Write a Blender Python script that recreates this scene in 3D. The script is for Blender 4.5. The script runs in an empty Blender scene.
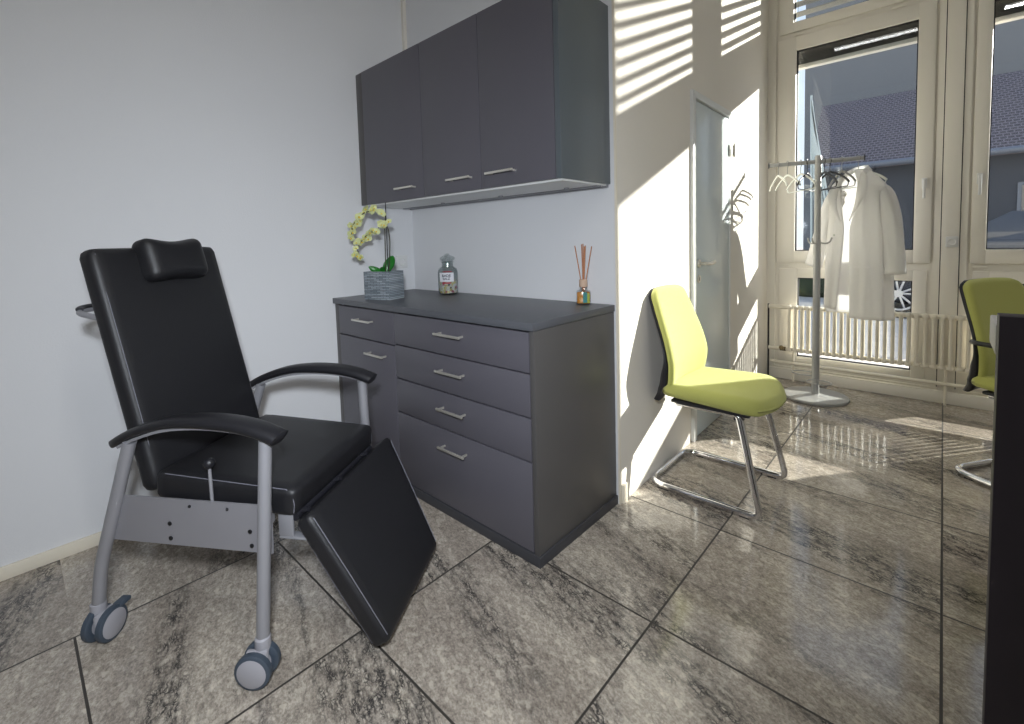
import bpy, bmesh, math, random
from mathutils import Vector, Matrix, noise
random.seed(7)
PI = math.pi
scene = bpy.context.scene
COL = scene.collection

# ------------------------------------------------------------------ materials
def lin(c):
    return tuple((v/255/12.92 if v/255 <= 0.04045 else ((v/255+0.055)/1.055)**2.4) for v in c) + (1,)

def mat(name, rgb, rough=0.5, metal=0.0, bump=0.0, bscale=200, var=0.0, vscale=5, spec=0.5, sheen=0, coat=0, stretch=None):
    m = bpy.data.materials.new(name); m.use_nodes = True
    nt = m.node_tree; b = nt.nodes['Principled BSDF']
    b.inputs['Base Color'].default_value = lin(rgb)
    b.inputs['Roughness'].default_value = rough
    b.inputs['Metallic'].default_value = metal
    b.inputs['Specular IOR Level'].default_value = spec
    if sheen: b.inputs['Sheen Weight'].default_value = sheen
    if coat: b.inputs['Coat Weight'].default_value = coat
    tc = nt.nodes.new('ShaderNodeTexCoord')
    src = tc.outputs['Object']
    if stretch:
        mp = nt.nodes.new('ShaderNodeMapping'); mp.inputs['Scale'].default_value = stretch
        nt.links.new(src, mp.inputs['Vector']); src = mp.outputs['Vector']
    if bump:
        n = nt.nodes.new('ShaderNodeTexNoise'); n.inputs['Scale'].default_value = bscale; n.inputs['Detail'].default_value = 3
        nt.links.new(src, n.inputs['Vector'])
        bp = nt.nodes.new('ShaderNodeBump'); bp.inputs['Strength'].default_value = bump; bp.inputs['Distance'].default_value = 0.002
        nt.links.new(n.outputs['Fac'], bp.inputs['Height']); nt.links.new(bp.outputs['Normal'], b.inputs['Normal'])
    if var:
        n = nt.nodes.new('ShaderNodeTexNoise'); n.inputs['Scale'].default_value = vscale; n.inputs['Detail'].default_value = 4
        nt.links.new(src, n.inputs['Vector'])
        mx = nt.nodes.new('ShaderNodeMix'); mx.data_type = 'RGBA'
        c = lin(rgb)
        mx.inputs['A'].default_value = tuple(v*(1-var) for v in c[:3])+(1,)
        mx.inputs['B'].default_value = tuple(min(1, v*(1+var)) for v in c[:3])+(1,)
        nt.links.new(n.outputs['Fac'], mx.inputs['Factor']); nt.links.new(mx.outputs['Result'], b.inputs['Base Color'])
    return m

M = {}
M['wall'] = mat('white_wall_paint', (226, 227, 229), 0.85, bump=0.35, bscale=160, var=0.02, vscale=2, spec=0.3)
M['wall_warm_lit'] = mat('white_wall_warm_bounce', (232, 227, 217), 0.85, bump=0.35, bscale=160, var=0.02, vscale=2, spec=0.3)  # white wall paint with the warm bounce light put into its colour
M['ceiling'] = mat('ceiling_paint', (225, 224, 220), 0.9, var=0.02)
M['base'] = mat('baseboard_paint', (232, 224, 206), 0.5, var=0.02)
M['frame'] = mat('window_frame_paint', (236, 231, 220), 0.42, var=0.03, vscale=3)
M['seal'] = mat('dark_seal_gap_shade', (28, 26, 28), 0.6, var=0.1)  # real seals; also blackens the cabinet carcasses to stand for gap shade
M['front'] = mat('aubergine_grey_laminate', (92, 90, 97), 0.40, bump=0.08, bscale=500, var=0.03, vscale=4)
M['carcass'] = mat('dark_grey_laminate', (84, 82, 81), 0.36, bump=0.05, bscale=500, var=0.03, vscale=4)
M['side'] = mat('laminate_sky_sheen', (84, 92, 97), 0.40, bump=0.03, bscale=500, var=0.03, vscale=4, spec=1.0)  # carcass laminate with the window sky's reflection put into its bluish colour
M['top'] = mat('slate_worktop', (86, 88, 93), 0.38, bump=0.1, bscale=600, var=0.04, vscale=30)
M['plinth'] = mat('dark_plinth', (62, 62, 66), 0.5, var=0.05)
M['nickel'] = mat('brushed_nickel', (226, 222, 212), 0.35, 0.75, var=0.03)
M['chrome'] = mat('chrome', (225, 225, 228), 0.06, 1.0, var=0.01)
M['leather'] = mat('black_leatherette', (29, 29, 32), 0.44, bump=0.35, bscale=420, var=0.08, vscale=8)
M['seam'] = mat('seam_thread', (120, 120, 130), 0.5, bump=0.8, bscale=900, var=0.3, vscale=400)
M['pu'] = mat('black_armrest_foam', (30, 30, 34), 0.42, bump=0.25, bscale=300, var=0.05)
M['silver'] = mat('silver_grey_coating', (158, 158, 163), 0.42, 0.35, var=0.03, vscale=20)
M['plate'] = mat('silver_side_plate', (150, 149, 154), 0.45, 0.3, var=0.03)
M['bolt'] = mat('bolt_black', (20, 20, 22), 0.4, var=0.1)
M['tyre'] = mat('blue_grey_rubber', (66, 76, 88), 0.5, var=0.06)
M['hub'] = mat('light_grey_plastic', (165, 164, 170), 0.45, var=0.03)
M['green'] = mat('lime_green_fabric', (188, 190, 104), 0.85, bump=0.7, bscale=900, var=0.1, vscale=500, sheen=0.2)
M['blackp'] = mat('black_plastic', (30, 30, 36), 0.45, var=0.06)
M['stand'] = mat('grey_metal_coating', (172, 172, 170), 0.38, 0.25, var=0.03)
M['door'] = mat('door_leaf_grey', (208, 218, 220), 0.22, var=0.02, spec=0.9)
M['doorframe'] = mat('door_frame_white', (220, 222, 220), 0.35, var=0.02)
M['rad'] = mat('radiator_enamel', (238, 231, 214), 0.35, var=0.03)
M['plastic_w'] = mat('white_plastic', (226, 226, 224), 0.35, var=0.02)
M['brass'] = mat('valve_metal', (110, 96, 70), 0.35, 0.8, var=0.1)
M['desk'] = mat('desk_dark_panel', (46, 40, 48), 0.55, bump=0.05, bscale=500, var=0.05)
M['deskedge'] = mat('desk_light_grey', (196, 196, 198), 0.4, var=0.02)
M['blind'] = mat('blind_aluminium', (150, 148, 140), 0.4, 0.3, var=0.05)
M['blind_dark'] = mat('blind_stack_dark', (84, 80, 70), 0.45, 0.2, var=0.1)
M['leaf'] = mat('orchid_leaf', (38, 120, 40), 0.35, var=0.25, vscale=25)
M['stem'] = mat('orchid_stem', (66, 62, 48), 0.6, var=0.2, vscale=60)
M['petal'] = mat('orchid_petal', (212, 217, 158), 0.6, var=0.15, vscale=60, sheen=0.1)
M['lip'] = mat('orchid_lip', (224, 196, 60), 0.6, var=0.2, vscale=60)
M['reed'] = mat('rattan_reed', (186, 128, 92), 0.7, var=0.15, vscale=80)
M['amber'] = mat('amber_oil', (214, 138, 30), 0.2, var=0.25, vscale=60)
M['teal'] = mat('teal_label', (20, 120, 116), 0.5, var=0.35, vscale=200)
M['yellow'] = mat('yellow_green_label', (150, 160, 40), 0.5, var=0.3, vscale=200)
M['label'] = mat('paper_label', (232, 232, 236), 0.6, var=0.02)
M['ink'] = mat('label_ink', (40, 46, 60), 0.6, var=0.05)
M['red'] = mat('label_red', (180, 40, 60), 0.6, var=0.2, vscale=100)
M['wood'] = mat('bottle_cap_wood', (205, 176, 152), 0.6, var=0.08, vscale=60)
M['soil'] = mat('planting_moss', (58, 66, 34), 0.9, bump=0.8, bscale=120, var=0.4, vscale=70)
M['hwhite'] = mat('hanger_white', (216, 218, 210), 0.4, var=0.03)
M['hblack'] = mat('hanger_black', (24, 24, 28), 0.4, var=0.05)
M['hwire'] = mat('hanger_wire', (150, 150, 148), 0.3, 0.8, var=0.03)
M['facade_dark'] = mat('dark_facade', (66, 68, 74), 0.7, var=0.15, vscale=1.2)
M['facade_grey'] = mat('grey_render', (126, 126, 126), 0.8, var=0.04, vscale=.6)
M['gutter'] = mat('gutter_zinc', (120, 124, 132), 0.5, 0.3, var=0.1)
M['asphalt'] = mat('pale_paving', (208, 198, 188), 0.9, bump=0.5, bscale=40, var=0.2, vscale=3)
M['car'] = mat('dark_car_paint', (40, 46, 58), 0.2, 0.4, var=0.05, coat=1)
M['alloy'] = mat('alloy_wheel', (190, 192, 196), 0.3, 0.7, var=0.03)
M['rubber'] = mat('tyre_black', (26, 26, 28), 0.8, var=0.1)
M['hedge'] = mat('hedge_green', (50, 62, 40), 0.9, bump=1, bscale=30, var=0.5, vscale=20)
M['whitebar'] = mat('white_bars', (215, 222, 215), 0.5, var=0.03)
M['fill_house'] = mat('fill_lamp_housing', (220, 220, 220), 0.4, var=0.02)

def glass_mat(name, tint=(1, 1, 1), gl=0.08, rough=0.0, tr=None):
    m = bpy.data.materials.new(name); m.use_nodes = True; nt = m.node_tree
    nt.nodes.clear()
    out = nt.nodes.new('ShaderNodeOutputMaterial')
    t = nt.nodes.new('ShaderNodeBsdfTransparent'); t.inputs['Color'].default_value = tuple(tint)+(1,)
    g = nt.nodes.new('ShaderNodeBsdfGlossy'); g.inputs['Roughness'].default_value = rough
    mx = nt.nodes.new('ShaderNodeMixShader')
    lw = nt.nodes.new('ShaderNodeLayerWeight'); lw.inputs['Blend'].default_value = 0.5
    fr = nt.nodes.new('ShaderNodeMath'); fr.operation = 'POWER'; fr.inputs[1].default_value = 4.0; nt.links.new(lw.outputs['Facing'], fr.inputs[0])
    ml = nt.nodes.new('ShaderNodeMath'); ml.operation = 'MULTIPLY_ADD'; ml.inputs[1].default_value = 0.55; ml.inputs[2].default_value = gl
    nt.links.new(fr.outputs[0], ml.inputs[0]); nt.links.new(ml.outputs[0], mx.inputs[0])
    nt.links.new(t.outputs[0], mx.inputs[1]); nt.links.new(g.outputs[0], mx.inputs[2]); nt.links.new(mx.outputs[0], out.inputs[0])
    return m
M['glass'] = glass_mat('window_glass', (0.90, 0.93, 0.95), 0.06)
M['jarglass'] = glass_mat('jar_glass', (0.86, 0.89, 0.89), 0.10, 0.02)

def emit_mat(name, rgb, s):
    m = bpy.data.materials.new(name); m.use_nodes = True; nt = m.node_tree; b = nt.nodes['Principled BSDF']
    b.inputs['Emission Color'].default_value = lin(rgb); b.inputs['Emission Strength'].default_value = s
    return m

def coat_mat():
    m = mat('white_cotton', (252, 251, 250), 0.9, bump=0.4, bscale=700, var=0.02, vscale=30)
    nt = m.node_tree; b = nt.nodes['Principled BSDF']; out = nt.nodes['Material Output']
    tl = nt.nodes.new('ShaderNodeBsdfTranslucent'); tl.inputs['Color'].default_value = (0.96, 0.95, 0.93, 1)
    mx = nt.nodes.new('ShaderNodeMixShader'); mx.inputs[0].default_value = 0.5
    nt.links.new(b.outputs[0], mx.inputs[1]); nt.links.new(tl.outputs[0], mx.inputs[2]); nt.links.new(mx.outputs[0], out.inputs[0])
    return m
M['cotton'] = coat_mat()

TX, TY, TPX, TPY = 0.56, -1.725, 0.66, 0.606   # tile grid origin and pitch
def floor_mat():
    m = bpy.data.materials.new('granite_tiles'); m.use_nodes = True; nt = m.node_tree; N = nt.nodes; L = nt.links
    b = N['Principled BSDF']
    geo = N.new('ShaderNodeNewGeometry'); sep = N.new('ShaderNodeSeparateXYZ'); L.new(geo.outputs['Position'], sep.inputs[0])
    def mth(op, a, bb=None, c=None, clamp=False):
        n = N.new('ShaderNodeMath'); n.operation = op; n.use_clamp = clamp
        for i, v in enumerate((a, bb, c)):
            if v is None: continue
            if isinstance(v, (int, float)): n.inputs[i].default_value = v
            else: L.new(v, n.inputs[i])
        return n.outputs[0]
    u = mth('DIVIDE', mth('SUBTRACT', sep.outputs[0], TX), TPX); v = mth('DIVIDE', mth('SUBTRACT', sep.outputs[1], TY), TPY)
    fu = mth('FLOOR', u); fv = mth('FLOOR', v)
    cmb = N.new('ShaderNodeCombineXYZ'); L.new(fu, cmb.inputs[0]); L.new(fv, cmb.inputs[1])
    wn = N.new('ShaderNodeTexWhiteNoise'); wn.noise_dimensions = '3D'; L.new(cmb.outputs[0], wn.inputs['Vector'])
    sc = N.new('ShaderNodeVectorMath'); sc.operation = 'SCALE'; sc.inputs['Scale'].default_value = 9.0; L.new(wn.outputs['Color'], sc.inputs[0])
    ad = N.new('ShaderNodeVectorMath'); ad.operation = 'ADD'; L.new(geo.outputs['Position'], ad.inputs[0]); L.new(sc.outputs[0], ad.inputs[1])
    mp = N.new('ShaderNodeMapping'); mp.vector_type = 'TEXTURE'; mp.inputs['Rotation'].default_value = (0, 0, math.radians(-17)); L.new(ad.outputs[0], mp.inputs['Vector'])
    V = mp.outputs['Vector']
    def mapped(scale):
        q = N.new('ShaderNodeMapping'); q.inputs['Scale'].default_value = scale; L.new(V, q.inputs['Vector']); return q.outputs['Vector']
    def nz(vec, s, d, r=0.55, dist=0):
        q = N.new('ShaderNodeTexNoise'); q.inputs['Scale'].default_value = s; q.inputs['Detail'].default_value = d
        q.inputs['Roughness'].default_value = r; q.inputs['Distortion'].default_value = dist; L.new(vec, q.inputs['Vector']); return q.outputs['Fac']
    def ramp(x, stops):
        q = N.new('ShaderNodeValToRGB'); L.new(x, q.inputs[0]); e = q.color_ramp.elements
        e[0].position, e[0].color = stops[0][0], stops[0][1]; e[1].position, e[1].color = stops[-1][0], stops[-1][1]
        for p, c in stops[1:-1]:
            k = e.new(p); k.color = c
        return q.outputs[0]
    g = lambda x: (x, x, x, 1)
    # bands where the dark veins gather
    band = ramp(nz(mapped((0.42, 4.8, 1)), 1.0, 3, 0.45, 0.25), [(0.49, g(0)), (0.58, g(1))])
    # crackle of dark threads
    wv = N.new('ShaderNodeTexNoise'); wv.inputs['Scale'].default_value = 26; wv.inputs['Detail'].default_value = 4; L.new(V, wv.inputs['Vector'])
    wsc = N.new('ShaderNodeVectorMath'); wsc.operation = 'SCALE'; wsc.inputs['Scale'].default_value = 0.07; L.new(wv.outputs['Color'], wsc.inputs[0])
    wad = N.new('ShaderNodeVectorMath'); wad.operation = 'ADD'; L.new(mapped((0.45, 1.3, 1)), wad.inputs[0]); L.new(wsc.outputs[0], wad.inputs[1])
    vo = N.new('ShaderNodeTexVoronoi'); vo.feature = 'DISTANCE_TO_EDGE'; vo.inputs['Scale'].default_value = 62; L.new(wad.outputs[0], vo.inputs['Vector'])
    thread = ramp(vo.outputs['Distance'], [(0.0, g(1)), (0.07, g(0.75)), (0.20, g(0))])
    brk = ramp(nz(mapped((1.2, 3.0, 1)), 14, 3, 0.6), [(0.38, g(0)), (0.58, g(1))])
    vein = mth('MULTIPLY', mth('MULTIPLY', band, thread), brk)
    fine = mth('MULTIPLY', ramp(nz(mapped((1.0, 7, 1)), 12, 5, 0.72, 0.4), [(0.50, g(0)), (0.68, g(1))]), mth('ADD', mth('MULTIPLY', band, 0.75), 0.12))
    # light mottling
    v2 = N.new('ShaderNodeTexVoronoi'); v2.feature = 'SMOOTH_F1'; v2.inputs['Scale'].default_value = 32; v2.inputs['Smoothness'].default_value = 0.6
    L.new(wad.outputs[0], v2.inputs['Vector'])
    mott = ramp(mth('ADD', mth('MULTIPLY', nz(mapped((1, 1.25, 1)), 120, 3, 0.75), 0.60), mth('MULTIPLY', nz(mapped((1, 1.6, 1)), 34, 4, 0.65), 0.40)),
                [(0.36, lin((140, 132, 124))), (0.50, lin((182, 174, 164))), (0.64, lin((216, 208, 197)))])
    spots = ramp(nz(mapped((0.8, 1.2, 1)), 48, 2, 0.4), [(0.60, g(0)), (0.66, g(1))])
    ms = N.new('ShaderNodeMix'); ms.data_type = 'RGBA'; L.new(mth('MULTIPLY', spots, 0.5), ms.inputs['Factor']); L.new(mott, ms.inputs['A']); ms.inputs['B'].default_value = lin((232, 225, 212)); mott = ms.outputs['Result']
    # thin dark threads that run with the stone's grain
    def ridge(vec, sc_, w_):
        return mth('SUBTRACT', 1.0, mth('DIVIDE', mth('ABSOLUTE', mth('SUBTRACT', nz(vec, sc_, 4, 0.6, 0.3), 0.5)), w_), clamp=True)
    rid = mth('MAXIMUM', ridge(mapped((1.5, 9, 1)), 3.0, 0.03), ridge(mapped((2.2, 9, 1)), 7.0, 0.045))
    vein = mth('MAXIMUM', vein, mth('MULTIPLY', mth('MULTIPLY', rid, brk), mth('ADD', mth('MULTIPLY', band, 0.75), 0.12)))
    big = ramp(nz(mapped((0.8, 2.4, 1)), 2.2, 3), [(0.35, lin((216, 212, 208))), (0.65, lin((255, 253, 248)))])
    m1 = N.new('ShaderNodeMix'); m1.data_type = 'RGBA'; m1.blend_type = 'MULTIPLY'; m1.inputs['Factor'].default_value = 1; L.new(mott, m1.inputs['A']); L.new(big, m1.inputs['B'])
    m2 = N.new('ShaderNodeMix'); m2.data_type = 'RGBA'; L.new(mth('MULTIPLY', fine, 0.55, clamp=True), m2.inputs['Factor']); L.new(m1.outputs['Result'], m2.inputs['A']); m2.inputs['B'].default_value = lin((62, 61, 62))
    m3 = N.new('ShaderNodeMix'); m3.data_type = 'RGBA'; L.new(mth('MULTIPLY', vein, 1.0, clamp=True), m3.inputs['Factor']); L.new(m2.outputs['Result'], m3.inputs['A']); m3.inputs['B'].default_value = lin((44, 44, 46))
    # grout
    def edge(w, pitch):
        fr = mth('FRACT', w); d = mth('MINIMUM', fr, mth('SUBTRACT', 1.0, fr)); return mth('LESS_THAN', mth('MULTIPLY', d, pitch), 0.0034)
    gr = mth('MAXIMUM', edge(u, TPX), mth('MULTIPLY', edge(v, TPY), mth('GREATER_THAN', u, 0.0)))
    m4 = N.new('ShaderNodeMix'); m4.data_type = 'RGBA'; L.new(gr, m4.inputs['Factor']); L.new(m3.outputs['Result'], m4.inputs['A']); m4.inputs['B'].default_value = lin((60, 56, 52))
    L.new(m4.outputs['Result'], b.inputs['Base Color'])
    L.new(mth('ADD', mth('MULTIPLY', gr, 0.5), mth('ADD', mth('MULTIPLY', nz(V, 30, 3), 0.06), 0.07)), b.inputs['Roughness'])
    bp = N.new('ShaderNodeBump'); bp.inputs['Strength'].default_value = 0.5; bp.inputs['Distance'].default_value = 0.002
    L.new(mth('SUBTRACT', mth('MULTIPLY', nz(V, 5, 2), 0.05), gr), bp.inputs['Height']); L.new(bp.outputs['Normal'], b.inputs['Normal'])
    return m
M['floor'] = floor_mat()

def brick_mat(name, c1, c2, mortar, sx, sy, axis='XZ', mort=0.03, rough=0.8):
    m = bpy.data.materials.new(name); m.use_nodes = True; nt = m.node_tree; b = nt.nodes['Principled BSDF']
    tc = nt.nodes.new('ShaderNodeTexCoord'); sp = nt.nodes.new('ShaderNodeSeparateXYZ'); cb = nt.nodes.new('ShaderNodeCombineXYZ')
    nt.links.new(tc.outputs['Object'], sp.inputs[0]); nt.links.new(sp.outputs[0], cb.inputs[0]); nt.links.new(sp.outputs[2 if axis == 'XZ' else 1], cb.inputs[1])
    br = nt.nodes.new('ShaderNodeTexBrick'); br.inputs['Color1'].default_value = lin(c1); br.inputs['Color2'].default_value = lin(c2); br.inputs['Mortar'].default_value = lin(mortar)
    br.inputs['Scale'].default_value = 1; br.inputs['Brick Width'].default_value = sx; br.inputs['Row Height'].default_value = sy; br.inputs['Mortar Size'].default_value = mort
    nt.links.new(cb.outputs[0], br.inputs['Vector']); nt.links.new(br.outputs['Color'], b.inputs['Base Color']); b.inputs['Roughness'].default_value = rough
    return m
M['rooftile'] = brick_mat('roof_tiles', (88, 76, 76), (72, 62, 66), (136, 126, 128), 0.11, 0.07, 'XZ', 0.009)
M['stone'] = brick_mat('slate_strip_stone', (160, 168, 174), (110, 120, 128), (74, 82, 90), 0.041, 0.0085, 'XZ', 0.0012)

# ------------------------------------------------------------------ mesh helpers
def link(name, bm, m, parent=None, smooth=False):
    me = bpy.data.meshes.new(name); bmesh.ops.recalc_face_normals(bm, faces=bm.faces); bm.to_mesh(me); bm.free()
    ms = m if isinstance(m, (list, tuple)) else [m]
    for x in ms: me.materials.append(M[x] if isinstance(x, str) else x)
    if smooth:
        for p in me.polygons: p.use_smooth = True
        if smooth != 'all':
            me.set_sharp_from_angle(angle=math.radians(38))
    o = bpy.data.objects.new(name, me); COL.objects.link(o)
    if parent: o.parent = parent
    return o
def empty(name, loc=(0, 0, 0), rz=0):
    o = bpy.data.objects.new(name, None); o.empty_display_size = 0.1; COL.objects.link(o); o.location = loc; o.rotation_euler = (0, 0, rz); return o
def tag(o, label, cat, group=None, kind=None):
    o['label'] = label
    if cat: o['category'] = cat
    if group: o['group'] = group
    if kind: o['kind'] = kind
    return o
def struct(o): o['kind'] = 'structure'; return o

def box(bm, lo, hi, bev=0, seg=2, mtx=None):
    lo = Vector(lo); hi = Vector(hi); c = (lo+hi)/2; s = hi-lo
    t = bmesh.new(); bmesh.ops.create_cube(t, size=1, matrix=Matrix.Diagonal((s.x, s.y, s.z, 1)))
    if bev: bmesh.ops.bevel(t, geom=t.edges[:], offset=bev, segments=seg, profile=0.5, affect='EDGES', clamp_overlap=True)
    bmesh.ops.translate(t, vec=c, verts=t.verts)
    if mtx: bmesh.ops.transform(t, matrix=mtx, verts=t.verts)
    merge(bm, t)
def merge(bm, t, mi=0):
    mp = {v: bm.verts.new(v.co) for v in t.verts}
    for f in t.faces:
        try:
            nf = bm.faces.new([mp[v] for v in f.verts]); nf.material_index = mi or f.material_index
        except ValueError: pass
    t.free()
def frames(pts, closed=False):
    pts = [Vector(p) for p in pts]; n = len(pts); T = []
    for i in range(n):
        if closed: d = pts[(i+1) % n]-pts[i-1]
        else: d = pts[min(i+1, n-1)]-pts[max(i-1, 0)]
        T.append(d.normalized())
    up = Vector((0, 0, 1)) if abs(T[0].z) < 0.9 else Vector((1, 0, 0))
    nrm = (up - T[0]*up.dot(T[0])).normalized(); out = []
    for i in range(n):
        nrm = (nrm - T[i]*nrm.dot(T[i]))
        nrm.normalize(); out.append((pts[i], T[i], nrm.copy(), T[i].cross(nrm)))
    return out
def smooth_path(pts, sub=6):
    P = [Vector(p) for p in pts]; out = []
    for i in range(len(P)-1):
        a = P[max(i-1, 0)]; b = P[i]; c = P[i+1]; d = P[min(i+2, len(P)-1)]
        for k in range(sub):
            t = k/sub; out.append(0.5*((2*b)+(c-a)*t+(2*a-5*b+4*c-d)*t*t+(3*b-a-3*c+d)*t**3))
    out.append(P[-1]); return out
def fillet(pts, r, seg=6, closed=False):
    P = [Vector(p) for p in pts]; out = []; n = len(P)
    for i in range(n):
        if not closed and i in (0, n-1): out.append(P[i]); continue
        a = P[i-1]; b = P[i]; c = P[(i+1) % n]; u = (a-b); v = (c-b)
        rr = min(r, u.length*0.45, v.length*0.45); p0 = b+u.normalized()*rr; p1 = b+v.normalized()*rr
        for k in range(seg+1):
            t = k/seg; out.append((1-t)**2*p0+2*t*(1-t)*b+t*t*p1)
    return out
def tube(bm, pts, r, seg=12, closed=False, sy=1.0, caps=True):
    F = frames(pts, closed); n = len(F); rings = []
    for i, (p, T, a, b) in enumerate(F):
        rr = r[i] if isinstance(r, (list, tuple)) else r
        rings.append([bm.verts.new(p+a*math.cos(2*PI*k/seg)*rr*sy+b*math.sin(2*PI*k/seg)*rr) for k in range(seg)])
    for i in range(n if closed else n-1):
        A = rings[i]; B = rings[(i+1) % n]
        for k in range(seg): bm.faces.new((A[k], A[(k+1) % seg], B[(k+1) % seg], B[k]))
    if caps and not closed:
        bm.faces.new(rings[0][::-1]); bm.faces.new(rings[-1])
def lathe(bm, prof, c=(0, 0, 0), seg=32, mtx=None):
    t = bmesh.new(); rings = []
    for r, z in prof:
        if r < 1e-6: rings.append([t.verts.new((0, 0, z))])
        else: rings.append([t.verts.new((r*math.cos(2*PI*k/seg), r*math.sin(2*PI*k/seg), z)) for k in range(seg)])
    for A, B in zip(rings, rings[1:]):
        for k in range(seg):
            k2 = (k+1) % seg
            if len(A) == 1 and len(B) == 1: continue
            if len(A) == 1: t.faces.new((A[0], B[k2], B[k]))
            elif len(B) == 1: t.faces.new((A[k], A[k2], B[0]))
            else: t.faces.new((A[k], A[k2], B[k2], B[k]))
    if mtx: bmesh.ops.transform(t, matrix=mtx, verts=t.verts)
    bmesh.ops.translate(t, vec=Vector(c), verts=t.verts); merge(bm, t)
def cushion(bm, sx, sy, sz, mtx, r=0.02, puff=0.006, n=10, wave=0.0, seed=0):
    """rounded upholstered slab with slightly crowned faces"""
    t = bmesh.new(); bmesh.ops.create_cube(t, size=1)
    bmesh.ops.subdivide_edges(t, edges=t.edges[:], cuts=n, use_grid_fill=True)
    H = Vector((sx/2, sy/2, sz/2))
    for v in t.verts:
        q = Vector((v.co.x*2*H.x, v.co.y*2*H.y, v.co.z*2*H.z))
        # pull sample points towards borders for nicer rounding
        for a in range(3):
            x = q[a]/H[a]; q[a] = H[a]*math.copysign(1-(1-abs(x))**1.35, x)
        c = Vector(tuple(max(-(H[a]-r), min(H[a]-r, q[a])) for a in range(3)))
        d = q-c
        if d.length > 1e-9: q = c+d.normalized()*min(r, d.length if d.length < r else r)
        fx = 1-(q.x/H.x)**2; fy = 1-(q.y/H.y)**2; fz = 1-(q.z/H.z)**2
        q.z += math.copysign(puff*max(fx, 0)*max(fy, 0), q.z)
        if wave: q += Vector((0, 0, wave*noise.noise(q*9+Vector((seed, 0, 0)))))
        v.co = q
    bmesh.ops.transform(t, matrix=mtx, verts=t.verts); merge(bm, t)
def Rm(ax, deg): return Matrix.Rotation(math.radians(deg), 4, ax)
def T(x, y, z): return Matrix.Translation((x, y, z))
def simple(name, m, lo, hi, parent=None, bev=0, smooth=False):
    bm = bmesh.new(); box(bm, lo, hi, bev); return link(name, bm, m, parent, smooth or bool(bev))

# ------------------------------------------------------------------ room numbers
W, L = 1.479, 2.512            # outer corner of the back block, window wall
RX, RY, CZ = 6.0, -4.5, 3.9

# floor, ceiling
struct(simple('floor', 'floor', (-0.12, RY-0.1, -0.1), (RX+0.1, L+0.2, 0)))
struct(simple('ceiling', 'ceiling', (-0.12, RY-0.1, CZ), (RX+0.1, L+0.25, CZ+0.12)))
struct(simple('wall_left', 'wall', (-0.12, RY-0.1, 0), (0, 0.12, CZ)))
bm = bmesh.new(); box(bm, (0, 0, 0), (W-0.0005, 0.004, CZ)); box(bm, (0, 0.004, 0), (W-0.125, 0.12, CZ)); struct(link('wall_back', bm, 'wall'))
struct(simple('wall_right', 'wall', (RX, RY, 0), (RX+0.1, L+0.2, CZ)))
struct(simple('wall_rear', 'wall', (0, RY-0.1, 0), (RX, RY, CZ)))
# side wall with door opening
DY0, DY1, DZ = 0.875, 1.520, 1.972
bm = bmesh.new()
box(bm, (W-0.12, 0.0042, 0), (W, DY0, CZ)); box(bm, (W-0.12, DY1, 0), (W, L+0.02, CZ)); box(bm, (W-0.12, DY0, DZ), (W, DY1, CZ))
SA = math.radians(0.92)        # the side wall runs very slightly out of square
def onside(o): o.location = (W, 0, 0); o.rotation_euler = (0, 0, SA); return o
bmesh.ops.translate(bm, vec=(-W, 0, 0), verts=bm.verts); struct(onside(link('wall_side', bm, 'wall_warm_lit')))
struct(simple('trim_1', 'base', (W-0.006, -0.003, 0), (W+0.003, 0.006, CZ)))      # corner bead
struct(simple('baseboard_left', 'base', (0, RY, 0), (0.012, -0.56, 0.05), bev=0.002))
bm = bmesh.new(); box(bm, (0, 0.012, 0), (0.012, 0.05, 0.085), 0.002)
struct(onside(link('baseboard_side', bm, 'base', smooth=True)))

struct(simple('trim_5', 'wall_warm_lit', (0.0, -0.022, 2.17), (0.022, 0, CZ)))
# door
d = struct(empty('door_1', (W-math.sin(SA)*(DY0+DY1)/2, math.cos(SA)*(DY0+DY1)/2, 0), SA))
def lp(o, name='x'): return o
bm = bmesh.new(); y0 = DY0-(DY0+DY1)/2; y1 = -y0
box(bm, (-0.05, y0-0.035, 0), (0.018, y0+0.012, DZ+0.03), 0.003); box(bm, (-0.05, y1-0.012, 0), (0.008, y1+0.012, DZ+0.03), 0.003)
box(bm, (-0.05, y0+0.012, DZ-0.008), (0.018, y1-0.012, DZ+0.03), 0.003)
link('door_frame', bm, 'doorframe', d, True)
leaf = simple('door_leaf', 'door', (-0.042, y0+0.014, 0.006), (0.004, y1-0.014, DZ-0.014), d, 0.002)
bm = bmesh.new()
hz = 1.03; hy = y0+0.075
lathe(bm, [(0, 0), (0.024, 0), (0.026, 0.004), (0.024, 0.008), (0.01, 0.009), (0.0095, 0.04), (0, 0.04)], (0.004, hy, hz), 20, Rm('Y', 90))
tube(bm, smooth_path([(0.042, hy-0.002, hz), (0.047, hy+0.03, hz), (0.05, hy+0.07, hz-0.003), (0.046, hy+0.15, hz+0.004)], 4), [0.0105]*13, 10)
link('door_handle', bm, 'nickel', d, True)
bm = bmesh.new(); lathe(bm, [(0, 0), (0.022, 0), (0.024, 0.004), (0.022, 0.007), (0, 0.007)], (0.004, hy, hz-0.09), 20, Rm('Y', 90))
k = link('keyhole_plate', bm, 'nickel', d, True)
bm = bmesh.new(); box(bm, (0.0105, hy-0.004, hz-0.1), (0.012, hy+0.004, hz-0.08)); link('keyhole', bm, 'bolt', k)
for z in (1.755, 0.255):
    bm = bmesh.new(); tube(bm, [(0.026, y1+0.03, z-0.045), (0.026, y1+0.03, z+0.045)], 0.008, 10); box(bm, (0.004, y1-0.02, z-0.035), (0.021, y1+0.035, z+0.035), 0.002)
    link('hinge', bm, 'nickel', d, True)

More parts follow.
